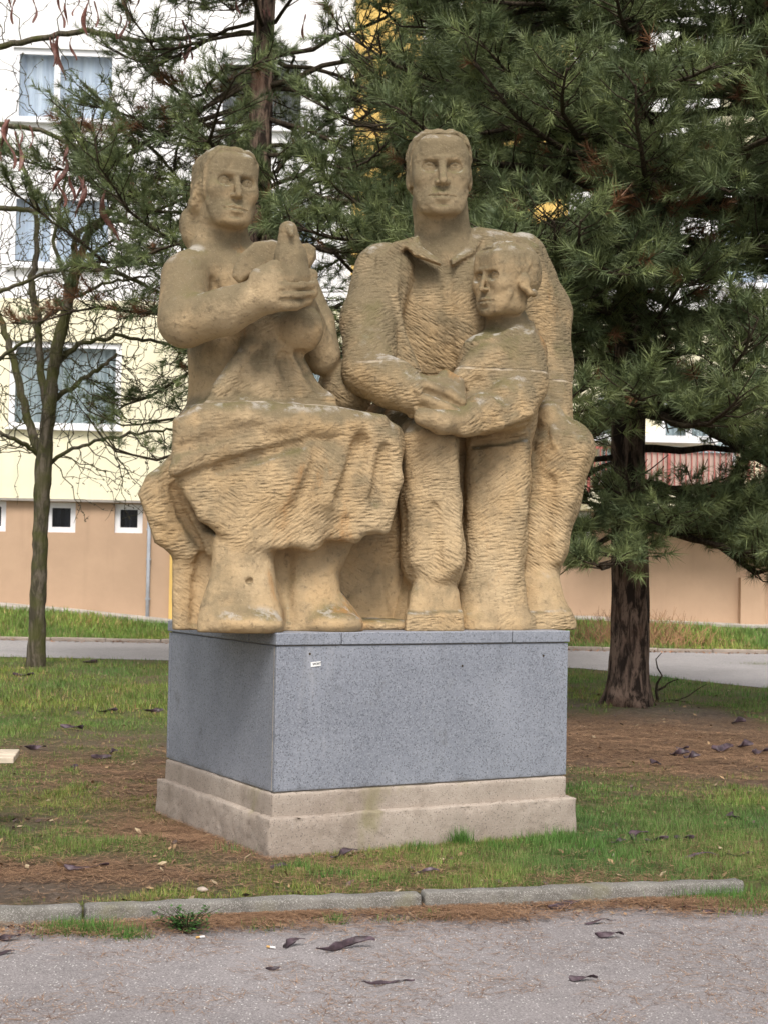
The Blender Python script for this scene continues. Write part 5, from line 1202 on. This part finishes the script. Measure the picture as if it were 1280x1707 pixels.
# white blossom-like scraps on the left lawn
sc_ = empty('paper_scrap', tuple(on_ground(20, 1386))); tag(sc_, 'torn scraps of white paper in the grass at the left edge', 'paper'); pm_ = simple('scrap_paper', (.76, .75, .72), .8)
for i, (dx, dy) in enumerate(((-.05, .02), (-.035, .0), (-.02, .012), (-.005, -.02), (.015, -.05), (.028, -.035))):
    MB().box((dx - .011, dy - .006, .012), (dx + .011, dy + .006, .014 + .004 * (i % 3)), 0).build('scrap', pm_, sc_).rotation_euler = (.3, -.3 * (i % 2), .0)
# bench end at the left edge
bc = at_depth(24, 1262, 9.0); bench = empty('park_bench', (bc[0], bc[1], 0), math.radians(8)); tag(bench, 'end of a pale wooden bench seat cut by the left edge', 'bench')
wood = simple('bench_wood', (.52, .44, .34), .7, .3, .15, 8, .3, 40); zb = bc[2]
for k in range(3): MB().box((-1.6, k * .135 - .02, zb - .035), (0, k * .135 + .10, zb), .004).build('seat_plank', wood, bench)
for x in (-1.35, -.5): MB().box((x - .06, .0, -.1), (x + .06, .36, zb - .037), .01).build('leg', MT['footing'], bench)
# sprouting shoot beside the pine and the dry shrub on the bank
sp = on_ground(1092, 1178); shoot = empty('bare_sapling', tuple(sp)); tag(shoot, 'thin bare sapling with two long stems beside the pine trunk', 'sapling'); Ys = sp[1]
for L_ in ([(1091, 1180, 5), (1096, 1150, 4), (1112, 1138, 2.5), (1130, 1132, 1.5)], [(1091, 1180, 5), (1094, 1145, 4.5), (1100, 1130, 3), (1092, 1100, 2), (1102, 1088, 1)], [(1094, 1178, 4), (1106, 1166, 2.5), (1130, 1167, 2), (1160, 1150, 1.6), (1178, 1140, 1)], [(1128, 1167, 1.6), (1145, 1170, 1)], [(1090, 1180, 4), (1080, 1170, 2.2)], [(1092, 1182, 6), (1093, 1172, 6.5)]):
    P, R = refine([at_depth(x, y, Ys) for x, y, r_ in L_], [r_ * Ys / F_PX * .55 for x, y, r_ in L_], 8); P[1:-1] += np.random.default_rng(3).normal(size=(6, 3)) * .008
    o = MB().tube(P, R, 6).build('stem', MT['twig'], shoot, True); o.matrix_parent_inverse = Matrix.Translation(-Vector(shoot.location))
c = on_ground(1070, 1080); ds = empty('dry_shrub', (c[0], 29.7, float(ground_z(c[0], 29.7)))); tag(ds, 'dry tan shrub of thin stems on the bank behind the pine trunk', 'shrub'); r = np.random.default_rng(23); mb = MB()
for i in range(420):
    x, y = r.normal() * .75 - .1, r.normal() * .3 + .2; h = r.uniform(.25, .8) * math.exp(-.25 * x * x); d = np.array((r.normal() * .35, r.normal() * .2, 1)); b = np.array((x, y, -.05 + .12 * y)); mb.tube([b, b + d * h * .5, b + d * h + np.array((r.normal() * .12, 0, -.06))], [.007, .005, .003], 3, False)
o = mb.build('stems', simple('dry_stem', (.34, .20, .11), .9, .1, .3, 3), ds); o['kind'] = 'stuff'
c = on_ground(985, 1075); d2 = empty('dry_shrub', (c[0], 29.7, float(ground_z(c[0], 29.7)))); tag(d2, 'thin dry twigs on the bank between plinth and pine trunk', 'shrub'); mb = MB()
for i in range(120):
    x, y = r.normal() * .5, r.normal() * .25 + .2; h = r.uniform(.25, .75); d = np.array((r.normal() * .25, r.normal() * .2, 1)); b = np.array((x, y, -.05)); mb.tube([b, b + d * h * .5, b + d * h], [.006, .004, .003], 3, False)
o = mb.build('stems', simple('dry_twig', (.22, .13, .08), .9, .1, .3, 3), d2); o['kind'] = 'stuff'

statue_parts(m_stone())
